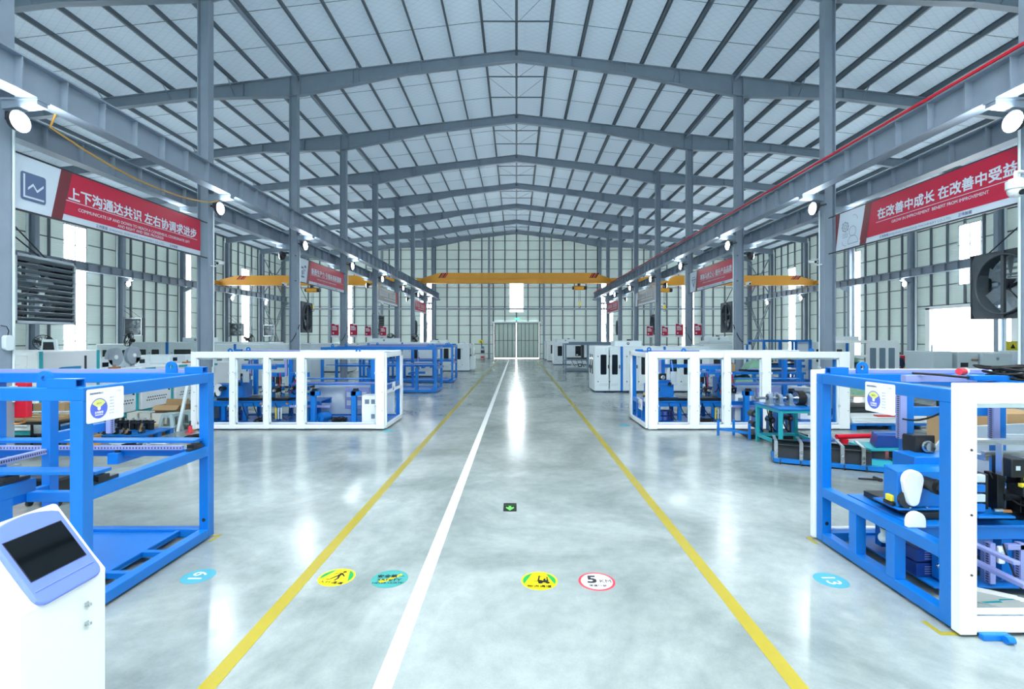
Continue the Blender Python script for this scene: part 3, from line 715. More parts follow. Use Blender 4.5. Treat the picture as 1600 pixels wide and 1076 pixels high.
# ---- ventilation fans in square housings
def vent_fan(label, w=1.55, h=1.36, d=0.42):
    t = thing('ventilation_fan', label, 'fan', (0, 0, 0), 'big ventilation fans')
    b = MB()                                    # fan side towards +x
    R_ = 0.60; n = 32
    b.box(-d/2, d/2, -w/2, w/2, -h/2, -h/2+0.015).box(-d/2, d/2, -w/2, w/2, h/2-0.015, h/2).box(-d/2, d/2, -w/2, -w/2+0.015, -h/2, h/2).box(-d/2, d/2, w/2-0.015, w/2, -h/2, h/2)
    def rim(a): return R_*math.cos(a), R_*math.sin(a)
    def edge(a):
        c, s_ = math.cos(a), math.sin(a); k = min(w/2/abs(c) if abs(c) > 1e-6 else 9e9, h/2/abs(s_) if abs(s_) > 1e-6 else 9e9); return c*k, s_*k
    for i in range(n):
        p, q = 2*PI*i/n, 2*PI*(i+1)/n
        b.add([(d/2-0.02, *rim(p)), (d/2-0.02, *rim(q)), (d/2-0.02, *edge(q)), (d/2-0.02, *edge(p))], [(3, 2, 1, 0)])
    b.build('housing', 'fan', t)
    sh = MB()
    for i in range(n):
        p, q = 2*PI*i/n, 2*PI*(i+1)/n
        sh.add([(d/2+0.03, *rim(p)), (d/2+0.03, *rim(q)), (0.0, *rim(q)), (0.0, *rim(p))], [(0, 1, 2, 3)], 0, True)
    sh.torus((d/2+0.03, 0, 0), (1, 0, 0), R_, 0.02, 36, 6)
    sh.build('shroud', 'fan', t)
    hub = MB().cyl((0.02, 0, 0), (0.14, 0, 0), 0.11, 18).cyl((0.14, 0, 0), (0.19, 0, 0), 0.085, 18).build('hub', 'dark', t)
    for i in range(6):
        a = PI/6+i*PI/3; ca, sa = math.cos(a), math.sin(a); bl = MB(); P = []
        for r, wd, tw in ((0.09, 0.05, 0.05), (0.3, 0.095, 0.045), (0.56, 0.11, 0.03)):
            for e in (-1, 1):
                y_, z_ = r*ca-e*wd*sa, r*sa+e*wd*ca; P.append((0.07+e*tw, y_, z_))
        Q = [(x-0.008, y, z) for x, y, z in P]
        bl.add(P+Q, [(0, 1, 3, 2), (2, 3, 5, 4), (7, 6, 8, 9), (9, 8, 10, 11), (0, 2, 8, 6), (2, 4, 10, 8), (1, 7, 9, 3), (3, 9, 11, 5), (4, 5, 11, 10), (1, 0, 6, 7)])
        bl.build('blade', 'galv', t)
    MB().box(d/2-0.03, d/2+0.02, -0.035, 0.035, -h/2+0.01, h/2-0.01).build('motor_bar', 'fan', t)
    MB().cyl((0.0, -0.42, -0.45), (0.2, -0.42, -0.45), 0.1, 14).build('motor', 'dark', t)
    MB().tube([(0.17, 0.08, 0.05), (0.17, -0.35, -0.38)], 0.012, 5).tube([(0.17, -0.05, -0.08), (0.17, -0.47, -0.52)], 0.012, 5).build('drive_belt', 'rubber', t)
    lv = MB(); ns = 11
    for i in range(ns):
        z = -h/2+0.09+(h-0.18)*i/(ns-1)
        lv.bar((-d/2+0.015, -w/2+0.05, z), (-d/2+0.015, w/2-0.05, z), 0.105, 0.006, up=(0.55, 0, 0.84))
    lv.build('louvre', 'galv', t)
    fr = MB()
    for y0, y1, z0, z1 in ((-w/2, w/2, h/2-0.05, h/2), (-w/2, w/2, -h/2, -h/2+0.05), (-w/2, -w/2+0.05, -h/2, h/2), (w/2-0.05, w/2, -h/2, h/2)): fr.box(-d/2-0.02, -d/2+0.02, y0, y1, z0, z1)
    fr.build('louvre_frame', 'galv', t)
    MB().bar((0, -w/2, h/2), (0, -w/2-0.22, h/2+0.03), 0.05, 0.05).bar((0, -w/2, -h/2), (0, -w/2-0.22, -h/2-0.03), 0.05, 0.05).build('hinge_arm', 'dark', t)
    MB().tube([(0.1, w/2-0.3, h/2), (0.05, -w/2-0.2, h/2+0.95)], 0.014, 5).tube([(-0.1, w/2-0.75, h/2), (0, -w/2-0.2, h/2+0.6)], 0.014, 5).build('stay_rod', 'dark', t)
    return t
vf = vent_fan('grey louvred ventilation fan hung from the nearest left column')
vf.location = (-9.95, 10.06, 3.36); vf.rotation_euler = (0, 0, PI+0.14)
# for the louvre side to face the nave the fan is turned about; its hinges then lie far from the column, so mirror it
vf.scale = (1, -1, 1)
def fan_at(x, y, z, rot, mirror, label):
    r = dup(vf, (x, y, z), label, None, rot); r.scale = (1, -1 if mirror else 1, 1); return r
for k, nm in ((2, 'third'), (4, 'fifth'), (6, 'seventh')):
    lou = k == 4
    fan_at(-9.62, FY[k+1]+0.98, 3.3, PI if lou else 0.12, lou, ('grey louvred' if lou else 'dark') + ' ventilation fan hung beside the %s left column' % nm)
fan_at(9.96, FY[1]+0.78, 3.47, PI-0.08, True, 'large dark ventilation fan with blades, hung from the nearest right column')
for k, nm in ((2, 'third'), (4, 'fifth'), (6, 'seventh')):
    fan_at(9.66, FY[k+1]+1.02, 3.3, PI-0.1, True, 'dark ventilation fan hung beside the %s right column' % nm)
for k, nm in ((4, 'fifth'), (6, 'seventh'), (7, 'eighth')):
    r = fan_at(-25.72, FY[k+1]-0.05, 3.12, PI/2, True, 'small louvred fan on the left side wall at its %s column' % nm); r.scale = (0.75, -0.75, 0.86)

# ---- security cameras
def cctv(x, y, z, dx, label):
    t = thing('security_camera', label, 'security camera', (x, y, z), 'white security cameras on the columns')
    MB().cyl((x, y-0.16, z-0.03), (x, y+0.12, z+0.02), 0.055, 12).box(x-0.06, x+0.06, y-0.19, y+0.14, z+0.045, z+0.06).build('body', 'white', t)
    MB().cyl((x, y-0.165, z-0.031), (x, y-0.15, z-0.029), 0.04, 12).build('lens', 'glassdark', t)
    MB().tube([(x, y, z-0.02), (x+dx*0.5, y, z-0.1), (x+dx, y, z-0.08)], 0.018, 6).build('mount', 'white', t)
for k, nm in ((1, 'second'), (2, 'third'), (4, 'fifth')):
    y = FY[k+1]
    cctv(-9.08 if k != 2 else -9.95, y, 4.68, -0.29 if k != 2 else 0.24, 'white security camera on the %s left column' % nm)
    cctv(9.08 if k == 1 else 9.95, y, 4.72, 0.29 if k == 1 else -0.24, 'white security camera on the %s right column' % nm)
t = thing('dome_camera', 'white dome security camera in front of the right banner', 'security camera', (8.95, 8.72, 5.0))
MB().cyl((8.95, 8.72, 5.06), (8.95, 8.72, 5.2), 0.14, 20).cyl((8.95, 8.72, 5.2), (8.95, 8.72, 5.24), 0.1, 20).build('housing', 'white', t, 0.01)
MB().sphere((8.95, 8.72, 5.02), 0.12, 18, 10).build('dome', 'white', t)
MB().cyl((8.95, 8.62, 4.98), (8.95, 8.59, 4.975), 0.05, 14).build('lens', 'glassdark', t)
MB().tube([(8.95, 8.72, 5.24), (8.95, 8.72, 5.36), (9.12, 8.8, 5.4), (9.375, 8.88, 5.4)], 0.03, 8).build('mount', 'white', t)

# ---- cables, conduits and boxes on the columns
for s, sn in ((-1, 'left'), (1, 'right')):
    for k in (0, 1, 2, 3):
        y = FY[k+1]; x = s*9.345
        t = thing('conduit', 'white cable conduit running down the %s %s column' % (ORD[k], sn), 'conduit', (x, y+0.09, 1.3), 'white conduits on the columns')
        MB().cyl((x, y+0.09, 1.2), (x, y+0.09, 6.3), 0.022, 8).build('pipe', 'white2', t)
        MB().box(x-0.03, x+0.03, y+0.03, y+0.15, 1.3, 1.5).build('socket_box', 'white2', t, 0.006)
        if k in (2, 3, 4): tubep(t, 'hanging_cable', 'rubber', sag((x-s*0.03, y, 2.95), (x+s*0.3, y-0.15, 2.2), 0.1, 8), 0.015, 5)
t = thing('junction_box', 'small rounded white box on the nearest left column', 'junction box', (-9.33, 8.92, 2.16))
MB().prism(rrect(8.84, 8.99, 2.16, 2.44, 0.05), (-9.365, 0, 0), (0, 1, 0), (0, 0, 1), (0.08, 0, 0)).build('box', 'white2', t, 0.006)
tubep(t, 'wire', 'rubber', [(-9.33, 8.92, 2.43), (-9.31, 8.92, 2.52), (-9.33, 8.9, 2.6), (-9.38, 8.83, 2.62), (-9.45, 8.8, 2.58)], 0.008, 5)
tag(MB().tube([(-9.0, 9.5, 6.77)]+sag((-9.2, 9.6, 6.55), (-9.2, 14.6, 6.45), 0.28, 14)+[(-9.1, 14.9, 6.6)], 0.02, 6).build('hanging_cord', 'ocable'), 'yellow cord sagging under the nearest left runway beam', 'cord')
tag(MB().tube([(-9.28, 26.86, 6.6), (-9.33, 26.8, 5.8), (-9.35, 26.86, 4.9)], 0.02, 6).build('hanging_cord', 'ocable'), 'yellow cord hanging down beside the fourth left column', 'cord')
t = thing('fire_box', 'red metal box fixed low on the back of the nearest left column', 'fire box', (-9.38, 9.14, 0.9))
MB().box(-9.62, -9.15, 9.082, 9.2, 0.9, 1.55).build('box', 'red', t, 0.01)
tubep(t, 'pipe', 'copper', [(-9.22, 9.12, 0.9), (-9.22, 9.12, 0.82), (-9.3, 9.1, 0.79), (-9.36, 9.06, 0.79)], 0.02, 7)

# ---- at the gable
t = thing('exit_light', 'tiny green exit light above the gable door', 'exit light', (0.05, 55.7, 4.5))
MB().box(-0.12, 0.22, 55.76, 55.86, 4.4, 4.62).build('box', 'exitgreen', t)
t = thing('warning_sign', 'small yellow warning sign on the gable wall left of the door', 'sign', (-4.0, 55.4, 1.9))
MB().box(-4.3, -3.75, 55.36, 55.4, 1.75, 2.1).build('plate', 'yellow', t); MB().prism([(-4.12, 1.83), (-3.93, 1.83), (-4.02, 2.0)], (0, 55.35, 0), (1, 0, 0), (0, 0, 1), (0, 0.01, 0)).build('triangle', 'inkblack', t)
MB().box(-4.06, -4.0, 55.4, 55.88, 1.7, 2.1).build('bracket', 'dark', t)
t = thing('electrical_box', 'small grey electrical box on the gable wall beyond the left machines', 'electrical box', (-8.0, 55.4, 1.7))
MB().box(-8.2, -7.75, 55.6, 55.86, 1.75, 2.15).build('box', 'grey2', t, 0.01)
t = thing('water_dispenser', 'small grey water dispenser by the gable wall, left of the door', 'dispenser', (-3.8, 54.9, 0))
MB().box(-4.05, -3.55, 54.65, 55.15, 0.03, 1.15).build('body', 'grey2', t, 0.02); MB().box(-4.0, -3.6, 54.63, 54.66, 0.62, 0.95).build('front_panel', 'dark', t)
MB().box(-4.0, -3.6, 54.62, 54.66, 0.1, 0.3).build('grille', 'stickred', t); MB().cyl((-3.8, 54.9, 1.15), (-3.8, 54.9, 1.4), 0.14, 14).build('bottle', 'sol', t)
t = thing('warning_sign', 'small yellow warning sign beside the bright right-hand loading door', 'sign', (26.5, 26.0, 2.0))
MB().box(25.9, 26.55, 25.7, 25.74, 1.7, 2.2).build('plate', 'yellow', t); MB().prism([(26.1, 1.82), (26.36, 1.82), (26.23, 2.06)], (0, 25.69, 0), (1, 0, 0), (0, 0, 1), (0, 0.012, 0)).build('triangle', 'inkblack', t)
MB().box(26.2, 26.26, 25.74, 25.8, 0, 2.2).build('post', 'grey', t)

# ================================================================ ON THE FLOOR
def floor_line(name, xa, xb, w, m, label):
    ya, yb = 1.5, 55.2
    X = lambda y: xa+(xb-xa)*(y-3.322)/(55.3-3.322)
    mb = MB(); mb.prism([(X(ya)-w/2, ya), (X(ya)+w/2, ya), (X(yb)+w/2, yb), (X(yb)-w/2, yb)], (0, 0, 0.0005), (1, 0, 0), (0, 1, 0), (0, 0, 0.0015))
    tag(mb.build(name, m), label, 'floor line')
floor_line('floor_line', -2.12, -1.97, 0.125, 'floory', 'yellow floor line along the left edge of the walkway')
floor_line('floor_line', 1.938, 2.22, 0.125, 'floory', 'yellow floor line along the right edge of the driveway')
floor_line('floor_line', -0.918, -0.81, 0.13, 'floorw', 'white floor line dividing walkway from driveway')
U, V = (1, 0, 0), (0, 1, 0)
def disc(mb, x, y, r, m, z, n=40): mb.flat(arc((x, y), r, 0, 2*PI, n)[:-1], (0, 0, z), U, V, m)
def rot2(a): return (math.cos(a), math.sin(a), 0), (-math.sin(a), math.cos(a), 0)
def sticker(name, x, y, r, label, mats, draw, a=0.0):
    mb = MB(); mb.cyl((x, y, 0.0004), (x, y, 0.0014), r, 40, 0)
    u, v = rot2(a); draw(mb, lambda da, db, z=0.0018: (x+u[0]*da+v[0]*db, y+u[1]*da+v[1]*db, z), u, v)
    tag(mb.build(name, mats), label, 'floor sticker')
def way_wedges(mb, P, u, v, r):      # green side segments of the yellow discs
    for s in (-1, 1):
        pts = [(s*r*0.9*math.cos(a), r*0.9*math.sin(a)) for a in [(-0.42+i*(1.15+0.42)/9) for i in range(10)]]
        if s < 0: pts = pts[::-1]
        mb.flat(pts, P(0, 0), u, v, 1)
def d_walk(mb, P, u, v):
    way_wedges(mb, P, u, v, 0.18); o = P(0, 0, 0.0022)
    mb.flat(arc((0.03, 0.112), 0.02, 0, 2*PI, 14)[:-1], o, u, v, 2)
    for pl in ([(0.0, 0.09), (0.03, 0.09), (0.025, 0.02), (-0.015, 0.02)], [(0.02, 0.09), (0.055, 0.05), (0.075, 0.03), (0.066, 0.02), (0.04, 0.042), (0.01, 0.075)], [(0.0, 0.09), (-0.05, 0.05), (-0.06, 0.06), (-0.015, 0.093)],
               [(-0.018, 0.028), (0.005, 0.02), (-0.04, -0.05), (-0.08, -0.07), (-0.085, -0.055), (-0.052, -0.04)], [(0.0, 0.025), (0.026, 0.022), (0.035, -0.02), (0.02, -0.07), (0.0, -0.068), (0.012, -0.018)]):
        mb.flat(pl, o, u, v, 2)
    mb.text('人行通道', P(0, -0.125, 0.0022), u, v, 0.05, 2, 0.015, 'CENTER', 1.25)
def d_fork(mb, P, u, v):
    way_wedges(mb, P, u, v, 0.18); o = P(0.01, 0, 0.0022)
    for pl in ([(-0.03, -0.02), (-0.012, -0.02), (0.0, 0.1), (-0.016, 0.1)], [(-0.1, -0.005), (-0.03, -0.018), (-0.03, -0.008), (-0.1, 0.003)], [(-0.02, -0.03), (0.07, -0.04), (0.085, 0.02), (0.03, 0.0), (0.0, 0.015), (-0.02, 0.0)],
               [(0.0, 0.07), (0.07, 0.07), (0.075, 0.08), (-0.002, 0.08)], [(0.06, 0.0), (0.075, 0.0), (0.075, 0.075), (0.062, 0.075)], [(0.03, 0.0), (0.055, 0.0), (0.05, 0.055), (0.03, 0.03)]):
        mb.flat(pl, o, u, v, 2)
    for a, r in ((0.0, 0.024), (0.072, 0.022)): mb.flat(arc((a, -0.038), r, 0, 2*PI, 14)[:-1], P(0.01, 0, 0.0026), u, v, 2)
    mb.text('物流通道', P(0, -0.128, 0.0022), u, v, 0.05, 2, 0.015, 'CENTER', 1.2)
def d_safe(mb, P, u, v):
    mb.flat([(-0.11, -0.03), (-0.075, -0.08), (-0.055, -0.08), (0.11, 0.07), (0.095, 0.1), (-0.06, -0.03), (-0.08, -0.01)], P(0, 0), u, v, 1)
    mb.text('安全第一', P(0, 0.025, 0.0022), u, v, 0.068, 2, 0.02, 'CENTER')
    mb.text('SAFETY', P(0, -0.045, 0.0022), u, v, 0.062, 2, 0.015, 'CENTER', 1.15); mb.text('NEVER HURTS!', P(0, -0.098, 0.0022), u, v, 0.042, 2, 0.01, 'CENTER', 1.1)
def d_speed(mb, P, u, v):
    disc(mb, *P(0, 0)[:2], 0.155, 1, 0.0018)
    mb.text('5', P(-0.045, -0.03, 0.0022), u, v, 0.2, 2, 0.03, 'CENTER', 1.05); mb.text('KM', P(0.085, -0.025, 0.0022), u, v, 0.085, 2, 0.01, 'CENTER')
    mb.text('限速行驶', P(0, -0.1, 0.0022), u, v, 0.042, 2, 0.015, 'CENTER', 1.05)
sticker('floor_sticker', -1.80, 4.87, 0.18, 'round yellow and green floor sticker with a walking figure', ['stickyellow', 'stickgreen', 'inkblack'], d_walk, -0.15)
sticker('floor_sticker', -1.26, 4.838, 0.18, 'round teal floor sticker reading SAFETY with a yellow tick', ['tealdeck', 'stickyellow', 'inkblack'], d_safe, 0.02)
sticker('floor_sticker', 0.225, 4.80, 0.18, 'round yellow and green floor sticker with a forklift', ['stickyellow', 'stickgreen', 'inkblack'], d_fork, -0.03)
sticker('floor_sticker', 0.79, 4.787, 0.18, 'round white floor sticker with a red rim reading 5 KM', ['stickred', 'stickwhite', 'dark'], d_speed, -0.03)
sticker('floor_sticker', -3.2, 4.89, 0.155, 'teal floor disc numbered 19 beside the blue frame', ['stickteal', 'stickwhite'], lambda mb, P, u, v: mb.text('19', P(0, -0.06), u, v, 0.19, 1, 0.004, 'CENTER'), PI/2)
sticker('floor_sticker', 3.11, 4.81, 0.155, 'teal floor disc numbered 13 beside the white-edged frame', ['stickteal', 'stickwhite'], lambda mb, P, u, v: mb.text('13', P(0, -0.06), u, v, 0.19, 1, 0.004, 'CENTER'), -PI/2)
mb = MB().box(-0.185, 0.0, 6.71, 7.05, 0.0004, 0.0014)
mb.flat([(-0.11, 6.86), (-0.11, 6.92), (-0.075, 6.92), (-0.075, 6.86), (-0.04, 6.885), (-0.035, 6.85), (-0.092, 6.745), (-0.15, 6.85), (-0.145, 6.885)], (0, 0, 0.0018), U, V, 1)
mb.text('安全出口', (-0.0925, 7.02, 0.0018), (1, 0, 0), (0, 1, 0), 0.04, 2, 0.01, 'CENTER'); 
mb.v = [(x, y-0.075 if (m_ := z) > 0.0017 and y > 7.0 else y, z) for x, y, z in mb.v]
tag(mb.build('floor_sticker', ['inkblack', 'limeprint', 'limedim']), 'black floor sticker with a green exit arrow in the driveway', 'floor sticker')
def corner(x, y, sx, sy, label):
    mb = MB().box(x, x+sx*0.2, y, y+sy*0.045, 0.0005, 0.0015).box(x, x+sx*0.045, y+sy*0.045, y+sy*0.2, 0.0005, 0.0015)
    tag(mb.build('floor_tape', 'floory'), label, 'floor tape')
corner(-3.58, 5.93, -1, -1, 'yellow corner tape under the far corner of the blue frame')
corner(3.47, 5.85, 1, -1, 'yellow corner tape under the far post of the white-edged frame')
corner(3.42, 3.92, 1, 1, 'yellow corner tape at the near corner of the white-edged frame')
for x, y, l in ((-3.3, 12.5, 'pale teal floor disc beside the left white-fronted machine'), (2.95, 13.3, 'pale teal floor disc beside the right white-fronted machine'), (-2.6, 21.3, 'pale teal floor disc beside the far blue frames')):
    sticker('floor_sticker', x, y, 0.155, l, ['stickteal'], lambda *a: None)
for s, xx, l in ((-1, -9.9, 'yellow floor line edging the left aisle, beside the parts pallet'), (1, 10.6, 'yellow floor line edging the right aisle, beside the pipe pallet')):
    tag(MB().box(xx-0.05, xx+0.05, 9.5 if s < 0 else 10.5, 14.5 if s < 0 else 17, 0.0005, 0.002).build('floor_line', 'floory'), l, 'floor line')
# ================================================================ MACHINES BESIDE THE WALKWAY
# local frame: u from the aisle end inward, v from the front face back, z up.  at(..., sx) mirrors the left row.
ML, MD, MH, T = 5.0, 1.78, 1.975, 0.11
def lug(t, u, v, z=MH):
    mb = MB(); n = 12; r0, r1, th = 0.026, 0.065, 0.012
    prof = arc((0, 0.075), r1, 0, PI, n); inner = arc((0, 0.075), r0, 0, PI, n)
    for i in range(n):
        (a, b), (c, d) = prof[i], prof[i+1]; (e, f), (g, h) = inner[i], inner[i+1]
        mb.prism([(a, b), (c, d), (g, h), (e, f)], (u, v-th, z), (1, 0, 0), (0, 0, 1), (0, 2*th, 0))
    for s in (-1, 1):
        lo = arc((0, 0.075), r0, 0, -PI/2*1, 5) if s > 0 else arc((0, 0.075), r0, PI, 1.5*PI, 5)
        mb.prism(([(s*r1, 0.075)]+lo+[(0, 0), (s*r1, 0)]) if True else [], (u, v-th, z), (1, 0, 0), (0, 0, 1), (0, 2*th, 0))
    mb.build('lifting_eye', 'blue', t)
def stub(t, u0, u1, v, z=MH, m='blue'):      # open square tube end on top of the frame
    mb = MB(); w = 0.011; h = 0.075; d = 0.1
    mb.box(u0, u1, v, v+d, z, z+w).box(u0, u1, v, v+d, z+h-w, z+h).box(u0, u1, v, v+w, z+w, z+h-w).box(u0, u1, v+d-w, v+d, z+w, z+h-w)
    mb.build('tube_stub', m, t)
def lev_foot(t, u, v, h=0.04):
    MB().cyl((u, v, 0), (u, v, 0.012), 0.045, 12).cyl((u, v, 0.012), (u, v, h), 0.018, 8).build('foot', 'blue', t)
def tube_frame(t, midz, lower, m='blue', near=True, L=ML, H=MH):
    b = 0.005 if near else 0
    for nm, u, v in (('corner_post', 0, 0), ('corner_post', 0, MD-T), ('corner_post', L-T, 0), ('corner_post', L-T, MD-T)):
        bx(t, nm, m, u, u+T, v, v+T, 0.03, H-T, bev=b)
    for z0, z1, nm in ((H-T, H, 'top_rail'), (0.03, 0.13, 'bottom_rail')):
        e = 0 if nm == 'top_rail' else T
        bx(t, nm, m, e, L-e, 0, T, z0, z1, bev=b); bx(t, nm, m, e, L-e, MD-T, MD, z0, z1, bev=b)
        bx(t, nm, m, 0, T, T, MD-T, z0, z1, bev=b); bx(t, nm, m, L-T, L, T, MD-T, z0, z1, bev=b)
    bx(t, 'mid_rail', m, 0, T, T, MD-T, midz-T, midz, bev=b)
    if lower:
        for v in (0.59, 1.11): bx(t, 'lower_post', m, 0, T, v, v+T, 0.13, midz-T, bev=b)
    for u in (0.2, 1.7, 3.3, 4.8): lev_foot(t, u, 0.06); lev_foot(t, u, MD-0.06)
    cylp(t, 'bolt_hole', 'black', (0.055 if True else 0, MD-T-0.002, 0.24), (0.055, MD-T+0.01, 0.24), 0.022, 12)
def guide(t, p0, p1, axis_block=0.5):        # black linear guide with a carriage
    g = MB().bar(p0, p1, 0.045, 0.03).build('linear_guide', 'dark', t)
    p0, p1 = Vector(p0), Vector(p1); c = p0.lerp(p1, axis_block); d = (p1-p0).normalized()*0.06
    MB().bar(c-d+Vector((0, 0, 0.03)), c+d+Vector((0, 0, 0.03)), 0.08, 0.045).build('carriage', 'black', g)
def slot_channel(t, p, q, w=0.04, h=0.045, name='slotted_channel', slots=True):
    g = MB().bar(p, q, w, h).build(name, 'lav', t)
    if not slots: return
    mb = MB(); p, q = Vector(p), Vector(q); n = min(70, int((q-p).length/0.022)); d = (q-p)/n; ax = d.normalized()
    for i in range(n):
        c = p+d*(i+0.5)
        for s in (-1, 1):
            off = Vector((0, s*(w/2+0.0006), 0)) if abs(ax.x) > 0.5 else Vector((s*(w/2+0.0006), 0, 0))
            mb.bar(c+off-ax*0.006, c+off+ax*0.006, 0.001, h*0.45)
    mb.build('slots', 'dark', g)
# ---------- status card with the dial
def status_card(t, u, v0, z0, label=None):
    """hangs on the end face; reads from the aisle"""
    s = K.sx
    c = MB()
    W, H = 0.385, 0.29
    card = MB().prism(rrect(0, W, 0, H, 0.018), (u-0.006, v0+W if s > 0 else v0, z0), (0, -1 if s > 0 else 1, 0), (0, 0, 1), (-0.006, 0, 0)).build('status_card', 'cream', t)
    o = Vector((u-0.013, v0+W if s > 0 else v0, z0)); U_ = (0, -1 if s > 0 else 1, 0); V_ = (0, 0, 1); q = Vector((-0.0006, 0, 0))
    p = MB(); cc = (0.118, 0.118)
    p.flat(arc(cc, 0.088, 0, 2*PI, 30)[:-1], o, U_, V_, 0)
    p.flat([cc]+arc(cc, 0.08, PI/2-0.98, PI/2+0.98, 12), o+q, U_, V_, 1)
    p.flat(arc(cc, 0.017, 0, 2*PI, 14)[:-1], o+q*2, U_, V_, 2)
    p.text('装配中', o+q*2+Vector(U_)*cc[0]+Vector(V_)*0.155, U_, V_, 0.018, 4, 0.012, 'CENTER')
    p.text('正伟智能', o+q*2+Vector(U_)*cc[0]+Vector(V_)*0.075, U_, V_, 0.022, 2, 0.03, 'CENTER')
    p.flat([(cc[0]-0.04, 0.058), (cc[0]+0.04, 0.058), (cc[0]+0.04, 0.066), (cc[0]-0.04, 0.066)], o+q*2, U_, V_, 2)
    p.text('设备状态管理标识', o+q*2+Vector(U_)*0.025+Vector(V_)*0.245, U_, V_, 0.017, 3, 0.015, 'LEFT')
    for i in range(6): p.text(['设备名称', '设备型号', '设备编号', '生产日期', '负责人员', '客户名称'][i], o+q*2+Vector(U_)*0.225+Vector(V_)*(0.195-i*0.028), U_, V_, 0.0125, 3, 0.0, 'LEFT')
    p.text('正伟智能', o+q*2+Vector(U_)*0.30+Vector(V_)*0.247, U_, V_, 0.013, 5, 0.0, 'LEFT')
    p.build('dial_print', ['dial', 'dialy', 'cream', 'ink', 'floory', 'silverprint'], card)

# ---------- bare blue frame
def bare_frame(label, ox, oy, sx, near=False, card=True):
    at(ox, oy, sx)
    t = thing('steel_chassis', label, 'machine frame', (0, 0, 0), 'bare blue frames')
    tube_frame(t, 1.11, False, near=near)
    bx(t, 'post', 'blue', 1.18, 1.27, 0.945, 1.045, 0.14, 1.865); bx(t, 'post', 'blue', 3.4, 3.5, 0.945, 1.045, 0.14, 1.865)
    bx(t, 'post', 'blue', 2.5, 2.6, MD-T, MD, 0.13, 1.865); bx(t, 'post', 'blue', 3.05, 3.15, MD-T-0.25, MD-T-0.15, 0.13, 1.865)
    bx(t, 'cross_beam', 'blue', 1.19, 1.26, 0.11, 0.945, 0.78, 0.876); bx(t, 'cross_beam', 'blue', 1.19, 1.26, 1.045, 1.67, 1.3, 1.4)
    bx(t, 'cross_beam', 'blue', 0.62, 1.18, 0.7, 0.78, 0.78, 0.876)
    for v0, v1, pv in ((0.0, 0.43, 0.02), (1.35, 1.78, 1.56)):
        for u in (0.81, 2.9):
            if v0 < 1 or u > 1: bx(t, 'support_leg', 'blue', u, u+0.12, pv+0.0, pv+0.2, 0.13, 0.98)
            bx(t, 'support_arm', 'blue', u, u+0.12, v0, v1, 0.98, 1.1)
            guide(t, (u+0.06, v0+0.06, 1.115), (u+0.06, v1-0.02, 1.115), 0.5)
        for u in (0.06,): guide(t, (u+0.0, v0+0.12 if v0 < 1 else 1.4, 1.125), (u, v0+0.42 if v0 < 1 else 1.66, 1.125), 0.4)
    for v in (0.2, 1.51):
        bx(t, 'slide_plate', 'blue', 0.06, 4.85, v, v+0.17, 1.185, 1.215, bev=0.003)
    bx(t, 'rail_beam', 'blue', 0.11, 4.85, 1.44, 1.5, 1.05, 1.13)
    slot_channel(t, (0.12, 1.41, 1.155), (2.6, 1.41, 1.155)); slot_channel(t, (1.22, 0.36, 1.225), (1.22, 0.93, 1.225), 0.05, 0.05)
    slot_channel(t, (1.12, 1.62, 1.28), (1.12, 1.62, 1.75), 0.05, 0.06, 'slotted_post')
    slot_channel(t, (0.32, MD-0.02, MH+0.025), (4.9, MD-0.02, MH+0.025), 0.05, 0.045, slots=False)
    bx(t, 'base_plate', 'blue', 0.33, 4.89, T, MD-T, 0.085, 0.1)
    for v in (0.62, 1.08): bx(t, 'cross_bar', 'blue', T, 0.33, v, v+0.06, 0.06, 0.12)
    bx(t, 'base_rail', 'blue', 0.33, 0.38, T, MD-T, 0.06, 0.12)
    lug(t, 0.36, 0.05); stub(t, 0.06, 0.3, 0.0); lug(t, 0.47, MD-0.06); stub(t, 0.07, 0.28, MD-0.11); lug(t, 4.5, 0.05); lug(t, 4.5, MD-0.06)
    if card: status_card(t, 0, 0.03, 1.665)
    return t

